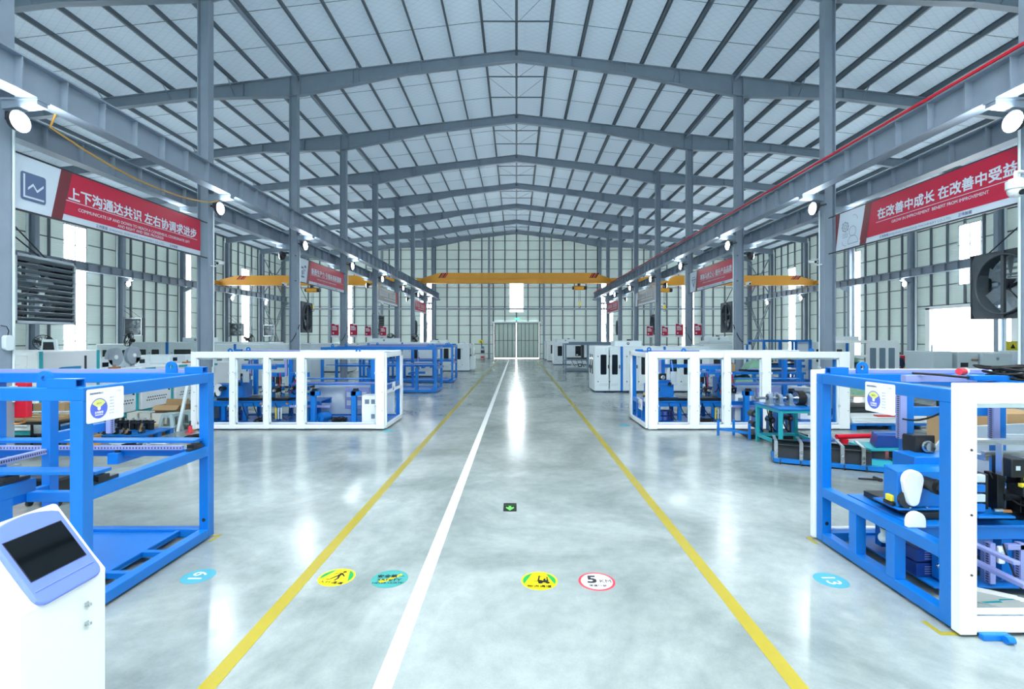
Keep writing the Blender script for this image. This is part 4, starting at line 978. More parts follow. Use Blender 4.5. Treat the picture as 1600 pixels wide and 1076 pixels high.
# ---------- pieces of machinery
def motor(t, u, v, z, axis='v', L=0.16, s=0.11, shaft=True, m='black', name='servo_motor'):
    d = {'v': Vector((0, -1, 0)), 'u': Vector((1, 0, 0)), '-u': Vector((-1, 0, 0)), 'z': Vector((0, 0, 1)), '-z': Vector((0, 0, -1))}[axis]
    c = Vector((u, v, z)); up = (0, 0, 1) if axis in ('v', 'u', '-u') else (0, 1, 0)
    p = MB().bar(c, c+d*L*0.72, s, s, up=up).bar(c+d*L*0.72, c+d*L*0.8, s*1.12, s*1.12, up=up).bar(c-d*L*0.12, c, s*0.86, s*0.86, up=up).build(name, m, t, 0.006)
    if shaft:
        MB().cyl(c+d*L*0.8, c+d*L*0.95, s*0.32, 14).cyl(c+d*L*0.95, c+d*L*1.15, s*0.26, 14).build('coupling', 'chrome', p)
    return p
def gearbox(t, u0=0.13):          # big blue block with the white tear-drop belt cover
    g = MB().box(u0, u0+0.78, 0.72, 0.9, 0.76, 1.10).prism([(0, 0.0), (0.18, 0.0), (0.18, 0.03), (0, 0.0)], (u0, 0.72, 1.10), (0, 1, 0), (0, 0, 1), (0.78, 0, 0)).box(u0-0.02, u0+0.9, 0.68, 1.02, 0.74, 0.76).build('drive_housing', 'blue', t, 0.006)
    MB().box(u0+0.32, u0+0.78, 0.9, 1.2, 0.76, 1.2).build('rear_housing', 'blue', g, 0.006)
    cx, cz = u0+0.105, 1.03; P = arc((cx+0.01, cz), 0.1, -0.25, PI+0.35, 14)+[(cx-0.075, cz-0.09)]+arc((cx+0.01, cz-0.185), 0.06, PI+0.25, 2*PI-0.2, 8)
    MB().prism(P, (0, 0.66, 0), (1, 0, 0), (0, 0, 1), (0, 0.055, 0)).build('belt_cover', 'white', t, 0.01, )
    MB().prism(arc((cx-0.03, cz-0.19), 0.08, 0, 2*PI, 18)[:-1], (0, 0.69, 0), (1, 0, 0), (0, 0, 1), (0, 0.03, 0)).build('belt_backplate', 'dark', t)
    h = MB().cyl((u0+0.265, 0.6, 1.0), (u0+0.265, 0.72, 1.0), 0.062, 20).cyl((u0+0.265, 0.56, 1.0), (u0+0.265, 0.6, 1.0), 0.07, 20).build('shaft_hub', 'black', t, 0.004)
    MB().cyl((u0+0.285, 0.52, 0.985), (u0+0.285, 0.56, 0.985), 0.05, 16).build('end_flange', 'dark', h); MB().cyl((u0+0.285, 0.5, 0.985), (u0+0.285, 0.52, 0.985), 0.018, 12).build('shaft_end', 'chrome', h)
    MB().cyl((u0+0.66, 0.7, 1.12), (u0+0.66, 0.72, 1.12), 0.05, 16).box(u0+0.6, u0+0.72, 0.66, 0.70, 1.08, 1.09).build('cooling_fan', 'black', g)
    for k in range(5): MB().cyl((u0+0.1+k*0.16, 0.69, 0.76), (u0+0.1+k*0.16, 0.69, 0.775), 0.014, 8).build('bolt', 'chrome', g)
    MB().box(u0-0.03, u0+0.03, 0.76, 0.84, 0.80, 0.86).build('solenoid', 'yellow', t, 0.006); MB().box(u0-0.035, u0+0.02, 0.74, 0.86, 0.765, 0.80).build('solenoid_base', 'black', t, 0.004)
    MB().prism(arc((u0-0.02, 0.72), 0.085, 0.0, PI, 10)+[(u0-0.105, 0.66), (u0+0.065, 0.66)], (0, 0.46, 0), (1, 0, 0), (0, 0, 1), (0, 0.05, 0)).build('small_cover', 'white', t, 0.008)
def lift_column(t, u, v, mb_=True):
    bx(t, 'column_post', 'blue', u, u+0.1, v, v+0.1, 0.74, 1.865)
    slot_channel(t, (u-0.06, v-0.02, 1.28), (u-0.06, v-0.02, 1.80), 0.07, 0.07, 'slotted_post')
def bench(t, u0=0.18, u1=4.6):
    for v in (0.55, 1.28): bx(t, 'bench_beam', 'blue', u0, u1, v, v+0.1, 0.52, 0.64)
    bx(t, 'bench_top', 'blue', u0-0.06, u1, 0.52, 1.42, 0.64, 0.665)
    bx(t, 'machine_bed', 'black', u0+0.05, u1-0.9, 0.64, 1.32, 0.675, 0.735)
    for u in (0.4, 0.98, 1.9, 2.7, 3.6, 4.3):
        if u > u1: continue
        for v in (0.56, 1.29): bx(t, 'bench_leg', 'blue', u, u+0.1, v, v+0.09, 0.13, 0.52)
    bx(t, 'base_plate', 'blue', 0.3, 4.89, 0.5, MD-T, 0.085, 0.105)
def valve_stack(t, u, v, z, n=4):
    p = bx(t, 'valve_manifold', 'dark', u, u+0.05, v, v+0.06, z, z+n*0.09)
    for i in range(n): MB().box(u+0.005, u+0.085, v-0.05, v, z+0.01+i*0.09, z+0.08+i*0.09).build('valve', 'grey2' if i % 2 else 'blue', p, 0.006)
def alu_rail(t, u0, u1, v, z, w=0.05, h=0.05):
    mb = MB(); mb.box(u0, u1, v, v+w, z, z+h*0.3).box(u0, u1, v+w*0.2, v+w*0.8, z+h*0.3, z+h*0.7).box(u0, u1, v, v+w, z+h*0.7, z+h)
    mb.build('aluminium_rail', 'alu', t)
def hose(t, p, q, d, r=0.012, m='rubber', name='hose'):
    tubep(t, name, m, sag(p, q, d, 10), r, 6)
def driver_boxes(t, u=0.28, v=0.68):
    for i in range(2):
        p = MB().box(u, u+0.62, v, v+0.32, 0.11+i*0.14, 0.235+i*0.14).build('driver_box', 'blue_dark', t, 0.006)
        s = MB()
        for k in range(3):
            for j in range(4): s.box(u+0.08+k*0.13, u+0.15+k*0.13, v-0.003, v, 0.135+i*0.14+j*0.022, 0.143+i*0.14+j*0.022)
        s.build('vent_slots', 'lav', p)
        k_ = MB()
        for uu, zz, r in ((0.47, 0.2, 0.02), (0.53, 0.2, 0.02), (0.47, 0.15, 0.018), (0.56, 0.16, 0.026)): k_.cyl((u+uu, v-0.025, zz+i*0.14), (u+uu, v, zz+i*0.14), r, 12)
        k_.build('plug_socket', 'black', p)
def rear_gantry(t):
    for u in (0.79, 1.82):
        lift_column(t, u, 1.45)
    bx(t, 'gantry_beam', 'blue', 0.89, 1.82, 1.47, 1.53, 1.52, 1.62)
    bx(t, 'white_strip', 'white', 0.95, 1.02, MD-T-0.05, MD-T, 0.62, 1.865)
def white_trim(t, openings, far=True, H=2.03, H_=True):
    """white sheet-metal front frame; openings = mullion spans along u"""
    L = ML+0.2; f0, f1 = -0.085, -0.001
    bx(t, 'front_top_panel', 'white', openings[0][1], L-0.2, f0, f1, H-0.165, H, bev=0.008); bx(t, 'front_bottom_panel', 'white', openings[0][1], L-0.2, f0, f1, 0.03, 0.138, bev=0.012)
    for a, b in openings:
        p = bx(t, 'front_post_panel', 'white', a, b, f0-0.006, f1, 0.03 if a > 0 else 0.02, H, bev=0.006)
        s = MB()
        for z in (0.5, 0.98, 1.5): s.cyl((b-0.05, f0-0.012, z), (b-0.05, f0-0.006, z), 0.01, 8)
        s.build('screws', 'dark', p)
    ins = MB()       # inner rebate of each opening
    for (a, b), (c, d) in zip(openings[:-1], openings[1:]):
        for uu in (b, c-0.035): ins.box(uu, uu+0.035, f1-0.035, f1, 0.155, H-0.165)
        ins.box(b, c, f1-0.035, f1, H-0.2, H-0.165); ins.box(b, c, f1-0.035, f1, 0.155, 0.19)
        for z in (0.6, 1.45) if H_ else ():
            ins.box(b-0.018, b+0.03, f0-0.02, f0-0.0, z, z+0.05, 1); ins.box(c-0.03, c+0.018, f0-0.02, f0, z, z+0.05, 1)
    ins.build('opening_frame', ['white2', 'grey2'], t)
    if far:
        bx(t, 'back_post_panel', 'white', -0.03, 0.10, MD+0.002, MD+0.07, 0.03, MH+0.04, bev=0.006); bx(t, 'back_top_panel', 'white', 0.10, ML, MD+0.002, MD+0.07, 1.86, MH+0.05, bev=0.006)
        bx(t, 'back_bottom_panel', 'white', 0.10, ML, MD+0.002, MD+0.06, 0.03, 0.15, bev=0.006)
def cabinet(t, u, v, w, d, z0, z1, name='electric_cabinet'):
    p = bx(t, name, 'white', u, u+w, v, v+d, z0, z1, bev=0.008)
    g = MB()
    for a, z in ((0.08, z1-0.22), (w-0.2, z1-0.22), (w-0.2, z0+0.12)): g.box(u+a, u+a+0.12, v-0.004, v, z, z+0.12)
    g.build('cabinet_vent', 'grey', p)
    return p
def cable_heap(u, v, z, r, label, n=9, cat='cable coil', grp=None, m='rubber', root=None):
    mb = MB(); rg = random.Random(int((u*7+v*3)*100))
    for i in range(n):
        rr = r*(0.6+0.45*rg.random()); P = []
        cu, cv = u+rg.uniform(-0.05, 0.05)*r/0.2, v+rg.uniform(-0.05, 0.05)*r/0.2; ph = rg.random()*6
        for k in range(22):
            a = 2*PI*k/22; P.append((cu+rr*math.cos(a), cv+rr*0.75*math.sin(a), z+0.014+i*0.013+0.012*math.sin(3*a+ph)))
        mb.tube(P, 0.0125, 5, 0, True)
    if root is not None: mb.build('cable_coil', m, root); return
    o = mb.build('cable_coil', m); tag(o, label, cat, grp); return o

def head_assembly(t, u, full=True):
    """working head in the middle of the bed: blue yoke, black gripper motors, red hoses"""
    bx(t, 'yoke_plate', 'blue', u, u+0.28, 0.8, 0.86, 0.735, 1.15); bx(t, 'yoke_plate', 'blue', u+0.02, u+0.1, 0.86, 1.2, 0.735, 1.3)
    bx(t, 'yoke_bridge', 'blue', u-0.02, u+0.5, 0.86, 0.95, 1.3, 1.42)
    motor(t, u+0.14, 0.78, 1.0, 'v', 0.2, 0.1); motor(t, u+0.38, 0.8, 0.95, 'v', 0.22, 0.12); motor(t, u+0.32, 0.92, 1.3, '-z', 0.24, 0.09)
    for k in range(4): MB().cyl((u+0.12+k*0.1, 0.9, 0.75), (u+0.12+k*0.1, 0.9, 1.3), 0.016, 8).build('guide_rod', 'black' if k % 2 else 'chrome', t)
    MB().tube([(u+0.2, 0.86, 1.32), (u+0.12, 0.78, 1.1), (u+0.05, 0.74, 0.85)], 0.016, 6).build('red_hose', 'red', t)
    MB().tube([(u+0.42, 0.86, 1.4), (u+0.43, 0.8, 1.15), (u+0.42, 0.78, 0.9)], 0.016, 6).build('red_hose', 'red', t)
    hose(t, (u, 0.8, 1.1), (u+0.3, 0.7, 1.05), 0.25); hose(t, (u+0.35, 0.84, 1.4), (u+0.5, 0.78, 0.85), 0.12); hose(t, (u+0.1, 0.84, 1.35), (u-0.1, 0.75, 0.9), 0.15)
    valve_stack(t, u+0.46, 0.86, 0.76, 4)
    MB().cyl((u+0.05, 0.6, 0.62), (u+0.05, 0.53, 0.60), 0.03, 10).build('air_regulator', 'amber', t)
    hose(t, (u+0.2, 0.55, 0.6), (u+0.05, 0.5, 0.2), 0.08)

# ---------- complete machine with white front
def end_trim(t, e):
    """white sheet frame round the aisle end face; e = 0 or the far end"""
    a, b = (-0.06, -0.002) if e == 0 else (ML+0.002, ML+0.06)
    bx(t, 'end_top_panel', 'white', a, b, 0.0, MD, MH-0.1, MH+0.03, bev=0.006); bx(t, 'end_bottom_panel', 'white', a, b, 0.0, MD, 0.03, 0.14, bev=0.006)
    bx(t, 'end_post_panel', 'white', a, b, MD-0.12, MD+0.06, 0.03, MH+0.03, bev=0.006); bx(t, 'end_post_panel', 'white', a, b, 0.0, 0.05, 0.14, MH-0.1, bev=0.004)
    if e:
        bx(t, 'mid_rail', 'blue', ML-T, ML, T, MD-T, 1.0, 1.13); bx(t, 'end_lower_panel', 'white', a, b, 0.05, MD-0.12, 0.93, 1.0, bev=0.004)
        K.sx = 1; s_ = K.ox; 
        card = MB().prism(rrect(0, 0.3, 0, 0.26, 0.02), (ML+0.066, 0.55, 0.92), (0, 1, 0), (0, 0, 1), (0.006, 0, 0)).build('status_card', 'cream', t)
        MB().flat(arc((0.1, 0.1), 0.07, 0, 2*PI, 20)[:-1], (ML+0.0725, 0.55, 0.92), (0, 1, 0), (0, 0, 1), 0).flat([(0.1, 0.1)]+arc((0.1, 0.1), 0.06, 0.6, 2.5, 8), (ML+0.073, 0.55, 0.92), (0, 1, 0), (0, 0, 1), 1).build('dial_print', ['dial', 'dialy'], card)

def full_machine(label, ox, oy, sx, openings, kind, e=0):
    at(ox, oy, sx)
    t = thing('packing_machine', label, 'machine', (0, 0, 0))
    tube_frame(t, 0.66, True, near=(kind == 'near')); white_trim(t, openings, H_=(kind != 'near'))
    if kind != 'near': end_trim(t, e)
    bench(t, 0.18, 4.6 if kind == 'near' else 3.1); gearbox(t); rear_gantry(t)
    driver_boxes(t)
    lug(t, 0.5, MD-0.06); stub(t, 0.1, 0.31, MD-0.11); lug(t, 0.95, 0.05); lug(t, 4.3, 0.05)
    slot_channel(t, (0.34, MD-0.02, MH+0.025), (2.0, MD-0.02, MH+0.025), 0.05, 0.045, slots=False)
    for u in (1.15, 2.5, 3.7): bx(t, 'roof_beam', 'blue', u, u+0.1, T, MD-T, 1.865, 1.965)
    bx(t, 'roof_tube', 'lav', 0.42, 1.2, 0.98, 1.05, MH-0.03, MH+0.04)
    motor(t, 0.72, 1.28, 1.27, 'v', 0.22, 0.19)
    if kind == 'near':
        for u0, v, z in ((0.95, 0.86, 1.33), (0.95, 1.0, 1.31), (1.0, 0.74, 1.24)): alu_rail(t, u0, 4.4, v, z)
        for u in (1.0, 1.9): bx(t, 'rail_support', 'alu', u, u+0.04, 0.74, 1.1, 1.2, 1.25); bx(t, 'rail_upright', 'black', u, u+0.06, 1.1, 1.16, 0.735, 1.31)
        MB().prism([(0, 0), (0.06, 0), (0.06, 0.3), (0, 0.3)], (1.02, 0.6, 1.1), (0, 1, 0), (0, 0, 1), (0.012, 0, 0)).build('motor_plate', 'alu', t)
        m_ = motor(t, 1.06, 0.64, 1.2, 'v', 0.02, 0.01, False)
        mm = MB().box(1.035, 1.20, 0.52, 0.72, 1.1, 1.27).cyl((1.20, 0.6, 1.18), (1.30, 0.6, 1.18), 0.055, 14).box(1.30, 1.44, 0.55, 0.68, 1.12, 1.25).build('servo_motor', 'black', t, 0.008)
        MB().box(1.07, 1.11, 0.517, 0.52, 1.17, 1.21).build('rating_plate', 'grey2', mm); MB().box(1.15, 1.2, 0.49, 0.53, 1.07, 1.1).box(1.1, 1.15, 0.49, 0.53, 1.02, 1.05).build('cable_tag', 'yellow', mm)
        valve_stack(t, 0.70, 0.56, 0.78, 4); 
        for u in (0.86, 1.02, 1.24): bx(t, 'tool_post', 'black', u, u+0.075, 0.64, 0.78, 0.735, 1.1)
        bx(t, 'tool_plate', 'blue', 0.66, 1.0, 0.45, 0.66, 0.75, 0.77)
        for i, (u, z) in enumerate(((1.15, 0.98), (1.36, 0.93), (1.5, 0.86), (1.72, 0.97))):
            motor(t, u, 0.62, z, 'v', 0.18, 0.09, True); bx(t, 'slide_block', 'blue' if i % 2 else 'black', u-0.08, u+0.14, 0.64, 0.8, z-0.13, z-0.06)
        MB().cyl((1.2, 0.5, 0.94), (1.55, 0.5, 0.93), 0.028, 14).cyl((1.24, 0.5, 0.94), (1.3, 0.5, 0.94), 0.04, 14).build('air_cylinder', 'alu', t)
        MB().cyl((0.92, 0.5, 0.8), (1.0, 0.5, 0.8), 0.016, 10).build('air_fitting', 'copper', t); MB().cyl((0.84, 0.5, 0.81), (0.92, 0.5, 0.81), 0.02, 10).build('air_fitting', 'chrome', t)
        bx(t, 'side_plate', 'blue', 1.2, 2.3, 0.45, 0.52, 0.64, 0.83)
        for k in range(3): hose(t, (1.0+k*0.1, 0.7, 1.1), (1.3+k*0.15, 0.6, 0.8), 0.08, 0.01)
        hose(t, (0.85, 0.7, 1.9), (1.5, 0.6, 1.93), 0.12, 0.015); hose(t, (0.8, 0.72, 1.86), (0.72, 1.4, 1.5), 0.1, 0.01)
        # under the bench
        bx(t, 'cable_duct', 'lav', 0.62, 0.68, 0.1, 1.2, 0.49, 0.52); bx(t, 'cable_duct', 'lav', 0.62, 0.68, 0.02, 1.2, 0.33, 0.37); bx(t, 'cable_duct', 'lav', 0.98, 2.5, 0.5, 0.55, 0.44, 0.49)
        for u in (0.84, 1.12): slot_channel(t, (u, 0.53, 0.13), (u, 0.53, 0.5), 0.05, 0.06, 'slotted_post')
        p = bx(t, 'hand_controller', 'white', 0.90, 0.96, 0.50, 0.54, 0.31, 0.47, bev=0.01); bx(p, 'display', 'grey2', 0.91, 0.95, 0.497, 0.5, 0.36, 0.43)
        hose(t, (0.93, 0.5, 0.5), (1.02, 0.42, 0.12), 0.03, 0.008); hose(t, (0.3, 0.4, 0.7), (0.5, 0.56, 0.45), 0.12, 0.01); 
        MB().cyl((0.12, 0.9, 0.62), (0.12, 0.86, 0.42), 0.035, 12).sphere((0.12, 0.88, 0.4), 0.05, 12, 8).build('water_filter', 'grey2', t)
        tubep(t, 'cable_loop', 'rubber', [(0.12+0.07*math.cos(a), 0.84, 0.55+0.05*math.sin(a)) for a in [i*PI/5 for i in range(11)]], 0.009)
        hose(t, (0.40, 0.6, 0.5), (0.41, 0.58, 0.27), 0.0, 0.009); MB().sphere((0.41, 0.58, 0.26), 0.022, 10, 6).build('plug', 'chrome', t)
        for u in (0.35, 0.9): bx(t, 'roof_cable_tray', 'blue', u+0.6, u+2.6, 0.7+u*0.3, 0.78+u*0.3, MH, MH+0.05)
        MB().box(0.14, 0.36, -0.14, -0.09, 0.0, 0.05).cyl((0.28, -0.17, 0.03), (0.34, -0.17, 0.03), 0.03, 12).build('caster_foot', 'blue', t, 0.006)
        # tall rear sheet with open white door, boxes of board behind
        bx(t, 'rear_panel', 'grey2', 1.95, 4.4, MD-T-0.02, MD-T, 0.7, 1.28)
    else:
        head_assembly(t, 1.45); head_assembly(t, 2.15)
        bx(t, 'front_beam', 'blue', 1.2, 2.1, 0.12, 0.2, 1.56, 1.66); bx(t, 'front_beam_cover', 'lav', 1.2, 2.1, 0.12, 0.2, 1.66, 1.7)
        bx(t, 'tower', 'blue', 2.35, 2.47, 1.0, 1.1, 0.13, 1.865); bx(t, 'tower', 'blue', 4.25, 4.37, 1.3, 1.4, 0.13, 1.865)
        bx(t, 'slide_plate', 'blue', 2.3, 4.7, 0.55, 0.72, 1.10, 1.13); bx(t, 'slide_plate', 'blue', 2.3, 4.7, 1.2, 1.37, 1.2, 1.23); bx(t, 'slide_cover', 'lav', 2.6, 4.7, 0.72, 0.76, 1.12, 1.17)
        for u in (4.08, 3.0) if e else (2.6, 3.75):
            bx(t, 'support_post', 'blue', u, u+0.13, 0.15, 0.27, 0.15, 0.98); bx(t, 'support_head', 'blue', u-0.02, u+0.24, 0.15, 0.27, 0.86, 0.98); guide(t, (u+0.02, 0.2, 0.995), (u+0.2, 0.2, 0.995))
        cabinet(t, 2.55 if e == 0 else 4.33, 0.6 if e == 0 else 0.25, 0.45, 0.45, 0.12, 0.85)
        if e == 0: cabinet(t, 4.45, 0.8, 0.4, 0.45, 0.12, 1.0)
        bx(t, 'back_panel', 'white2', 2.5, 4.85, MD-T-0.03, MD-T, 0.15, 1.05)
        o = MB().box(3.5, 4.2, 1.35, 1.4, 0.35, 0.95).build('socket_panel', 'lav', t, 0.005); s = MB()
        for r in range(2):
            for k in range(4): s.box(3.55+k*0.15, 3.67+k*0.15, 1.335, 1.35, 0.68-r*0.24, 0.82-r*0.24)
        s.build('sockets', 'grey2', o)
        a = MB().cyl((3.2, 0.3, 0.26), (3.3, 0.62, 0.26), 0.12, 20).build('air_tank', 'blue', t, 0.02); MB().cyl((3.19, 0.27, 0.26), (3.2, 0.3, 0.26), 0.025, 10).build('valve', 'chrome', a); bx(a, 'saddle', 'blue', 3.17, 3.33, 0.38, 0.54, 0.1, 0.16)
        cable_heap(1.65, 0.35, 0.1, 0.22, '', 8, root=t); cable_heap(3.65, 0.55, 0.1, 0.25, '', 8, root=t)
        for k in range(5): hose(t, (0.7+k*0.3, 0.5, 0.62), (0.9+k*0.34, 0.45, 0.16+0.05*(k % 2)), 0.1, 0.011)
        bx(t, 'cable_duct', 'lav', 2.3, 3.4, 0.48, 0.53, 0.5, 0.56)
        for k in range(3): MB().cyl((1.95+k*0.07, 0.44, 0.2), (1.95+k*0.07, 0.44, 0.5), 0.022, 10).build('air_filter', 'grey2' if k else 'yellow', t)
        bx(t, 'hanging_screen', 'grey2', 0.85, 1.02, 0.8, 0.84, 1.15, 1.45); MB().bar((0.93, 0.84, 1.4), (0.93, 1.0, 1.75), 0.03, 0.03).build('screen_arm', 'blue', t)
    return t

full_near = full_machine('blue frame machine with white front edge numbered 13, nearest on the right side', 3.55, 3.98, 1, [(0.0, 0.137), (4.9, 5.06)], 'near')
status_card(full_near, 0, 0.57, 1.665)
# loose things with this machine
tag(cable_heap(1.55, 0.95, MH+0.005, 0.27, 'black cable coil lying on top of the near right machine', 9), 'black cable coil lying on top of the near right machine', 'cable coil')
t = thing('tape_roll', 'small red and white tape roll on top of the near right machine', 'tape roll', (1.02, 1.2, MH+0.04))
MB().cyl((0.98, 1.0, MH+0.075), (1.05, 1.02, MH+0.075), 0.035, 14).build('roll', 'stickred', t); MB().cyl((1.05, 1.02, MH+0.075), (1.08, 1.03, MH+0.075), 0.035, 14).build('rim', 'stickwhite', t)
tag(tubep(None, 'cable', 'rubber', [(0.5, 1.0, MH+0.06), (0.7, 0.9, MH+0.05), (1.0, 0.85, MH+0.02), (1.3, 0.9, MH+0.05), (1.5, 1.0, MH+0.09)], 0.012), 'black cable trailing across the lavender tube on the near right machine', 'cable')
at(4.33, 4.37)
t = thing('carton', 'small white carton with green stripes on the floor under the near right machine', 'carton', (0, 0, 0))
MB().box(-0.15, 0.13, -0.05, 0.05, 0, 0.10).build('box', 'foam', t, 0.003); MB().box(0.13, 0.2, -0.05, 0.05, 0.0, 0.09).build('open_flap', 'foam', t)
MB().prism([(-0.13, 0.01), (-0.09, 0.01), (0.02, 0.05), (0.0, 0.06)], (0, -0.052, 0), (1, 0, 0), (0, 0, 1), (0, 0.002, 0)).prism([(0.0, 0.06), (0.1, 0.1), (0.08, 0.1), (-0.01, 0.07)], (0, -0.052, 0), (1, 0, 0), (0, 0, 1), (0, 0.002, 0)).build('stripe', 'teal', t)
t.rotation_euler = (0, 0, -0.6)
at()
# ---- the other machines in the two rows
near_frame = bare_frame('bare blue machine frame numbered 19, nearest on the left side', -3.65, 4.09, -1, True)
full_machine('white-fronted machine frame on the left, behind the nearest blue frame', -8.45, 12.70, 1, [(0.0, 0.14), (1.0, 1.15), (1.88, 2.02), (2.75, 2.95), (4.8, 5.02)], 'far', ML)
full_machine('white-fronted machine frame on the right, behind the nearest machine', 3.43, 12.70, 1, [(0.0, 0.23), (1.07, 1.31), (1.95, 2.13), (2.94, 3.17), (4.95, 5.22)], 'far')
status_card(bpy.data.objects['packing_machine.002'], -0.06, 0.3, 0.45)
bare_frame('bare blue machine frame between the left white-fronted machine and the cabinets, nearer of two', -3.45, 20.98, -1, card=False)
bare_frame('bare blue machine frame on the left, farther of the two before the white cabinets', -3.35, 25.75, -1, card=False)

def enclosed(label, ox, oy, sx, wins, stripes, L=5.0, D=1.6, H=2.0, sidewins=True, top=(0.98, 2.2), emblem=True, z0=0.06, cat='machine', stripe_m='blue', winz=(0.78, 1.65), name='enclosed_machine'):
    at(ox, oy, sx)
    t = thing(name, label, cat, (0, 0, 0))
    MB().box(0, L, 0, D, z0, H).build('body', 'white2', t, 0.02)
    bx(t, 'base', 'blue_dark', 0.05, L-0.05, 0.05, D-0.05, 0.03, z0, bev=0)
    for u in (0.3, L/2, L-0.3): lev_foot(t, u, 0.1, 0.04); lev_foot(t, u, D-0.1, 0.04)
    for a, b in wins:
        d = MB().prism(rrect(a-0.14, b+0.14, 0.18, H-0.12, 0.02), (0, -0.012, 0), (1, 0, 0), (0, 0, 1), (0, 0.012, 0)).build('door', 'white2', t)
        MB().prism(rrect(a, b, winz[0], winz[1], 0.04), (0, -0.018, 0), (1, 0, 0), (0, 0, 1), (0, 0.006, 0)).build('window', 'glassdark', d)
        v = MB()
        n = int((b-a+0.1)/0.07)
        for r in range(2):
            for k in range(n): v.box(a-0.04+k*0.07+0.035*r, a+k*0.07+0.035*r, -0.0145, -0.012, 0.3+r*0.06, 0.315+r*0.06)
        v.build('vent_slots', 'grey', d)
        h = MB()
        for z in (0.45, 1.55): h.box(a-0.13, a-0.09, -0.03, -0.012, z, z+0.05)
        h.box(b+0.06, b+0.1, -0.04, -0.012, 1.05, 1.2); h.build('hinge', 'dark', d)
    for a, b in stripes: bx(t, 'stripe', stripe_m, a, b, -0.016, 0.02, z0, H+0.004, bev=0)
    if sidewins:
        for a in (0.3, 0.9):
            d = MB().box(-0.012, 0, a-0.1, a+0.45, 0.2, H-0.15).build('side_door', 'white2', t)
            MB().prism(rrect(a, a+0.3, winz[0], winz[1], 0.04), (-0.018, 0, 0), (0, 1, 0), (0, 0, 1), (0.006, 0, 0)).build('window', 'glassdark', d)
            MB().box(-0.04, -0.012, a+0.36, a+0.4, 1.0, 1.15).build('handle', 'dark', d)
        v = MB()
        for k in range(18): v.box(-0.003, 0, 0.2+k*0.07, 0.24+k*0.07, 0.32, 0.37)
        v.build('side_vent', 'grey', t)
    if top:
        b = MB().box(top[0], top[1], 0.5, D-0.2, H, H+0.25).build('top_unit', 'white2', t, 0.02)
        if emblem:
            uc = (top[0]+top[1])/2
            e = MB().cyl((uc, 0.485, H+0.13), (uc, 0.5, H+0.13), 0.06, 24).build('round_emblem', 'dark', b)
            MB().cyl((uc, 0.48, H+0.14), (uc, 0.485, H+0.14), 0.03, 16).build('emblem_centre', 'grey2', e)
        MB().cyl((top[1]-0.5, 0.8, H+0.25), (top[1]-0.5, 0.8, H+0.32), 0.1, 14).build('vent_cap', 'dark', b)
    return t
W2 = [(0.27, 0.53), (0.77, 1.02), (1.53, 1.78), (2.05, 2.3), (2.55, 2.8), (3.3, 3.6), (3.9, 4.2), (4.45, 4.7)]
S2 = [(1.14, 1.25), (3.02, 3.12)]
enclosed('white enclosed machine with blue stripes on the right, behind the white-fronted frame', 3.40, 21.25, 1, W2, S2)
enclosed('white cabinet machine on the right behind the grey frame', 3.25, 42.6, 1, [(0.35, 0.75), (1.9, 2.5), (3.1, 3.6)], [], sidewins=False, top=(0.3, 1.9), emblem=True)
enclosed('white cabinet machine on the right, second from the gable', 3.15, 49.0, 1, [(0.3, 0.65), (1.5, 2.1), (3.0, 3.6)], [], sidewins=False, top=None)
enclosed('white cabinet machine on the right, closest to the gable', 3.08, 52.4, 1, [(0.3, 0.7), (1.5, 2.1)], [], L=4.0, sidewins=False, top=None)
t = enclosed('white cabinet machine with dark windows on the left, behind the far blue frames', -3.35, 34.4, -1, [(0.6, 1.0), (1.45, 1.8), (2.5, 2.85), (3.3, 3.6), (4.1, 4.4)], [(2.05, 2.15), (3.85, 3.93)], H=1.96, D=1.8, top=(1.6, 2.9), emblem=True, winz=(0.85, 1.62))
# roll holder at the aisle end of that machine
bx(t, 'end_unit', 'white2', -0.35, 0, 0.5, 1.4, 0.1, 1.05, bev=0.03)
r = MB().cyl((-0.32, 0.6, 1.45), (-0.26, 0.6, 1.45), 0.34, 28).build('roll_disc', 'white', t, 0.01); MB().cyl((-0.34, 0.6, 1.45), (-0.32, 0.6, 1.45), 0.09, 16).build('hub', 'grey2', r)
MB().bar((-0.2, 0.6, 0.9), (-0.25, 0.6, 2.0), 0.12, 0.12).build('roll_arm', 'white2', t)
for k, x in enumerate((0.4, 3.2)): MB().cyl((x, 0.9, 1.96), (x+0.3, 0.9, 1.96), 0.1, 12).build('top_roller', 'grey2', t)

# grey frame with dark machinery (right)
at(3.42, 34.3)
t = thing('steel_chassis', 'grey machine frame with dark machinery on the right, before the far white cabinets', 'machine frame', (0, 0, 0))
tube_frame(t, 0.8, False, 'grey', False)
bx(t, 'post', 'grey', 1.55, 1.7, 0, T, 0.13, 1.865); bx(t, 'mid_beam', 'grey', 0.11, 4.8, 0.3, 0.4, 0.75, 0.87); bx(t, 'machine_bed', 'black', 0.2, 4.6, 0.35, 1.3, 0.87, 0.95)
MB().cyl((0.3, 0.3, MH+0.05), (4.9, 0.3, MH+0.05), 0.075, 14).build('roof_pipe', 'grey', t)
bx(t, 'upper_beam', 'grey', 1.7, 4.8, 1.0, 1.1, 1.35, 1.45); bx(t, 'tower', 'dark', 1.25, 1.45, 0.7, 1.0, 0.95, 1.85)
motor(t, 0.9, 0.6, 1.15, 'v', 0.25, 0.16, m='dark'); motor(t, 2.1, 0.6, 1.1, 'v', 0.3, 0.2); motor(t, 0.6, 0.5, 0.5, 'v', 0.25, 0.2, m='grey2'); motor(t, 1.1, 0.5, 0.42, 'v', 0.25, 0.22)
for k in range(4): hose(t, (0.5+k*0.35, 0.3, 0.8), (0.8+k*0.3, 0.25, 0.3), 0.1, 0.02)
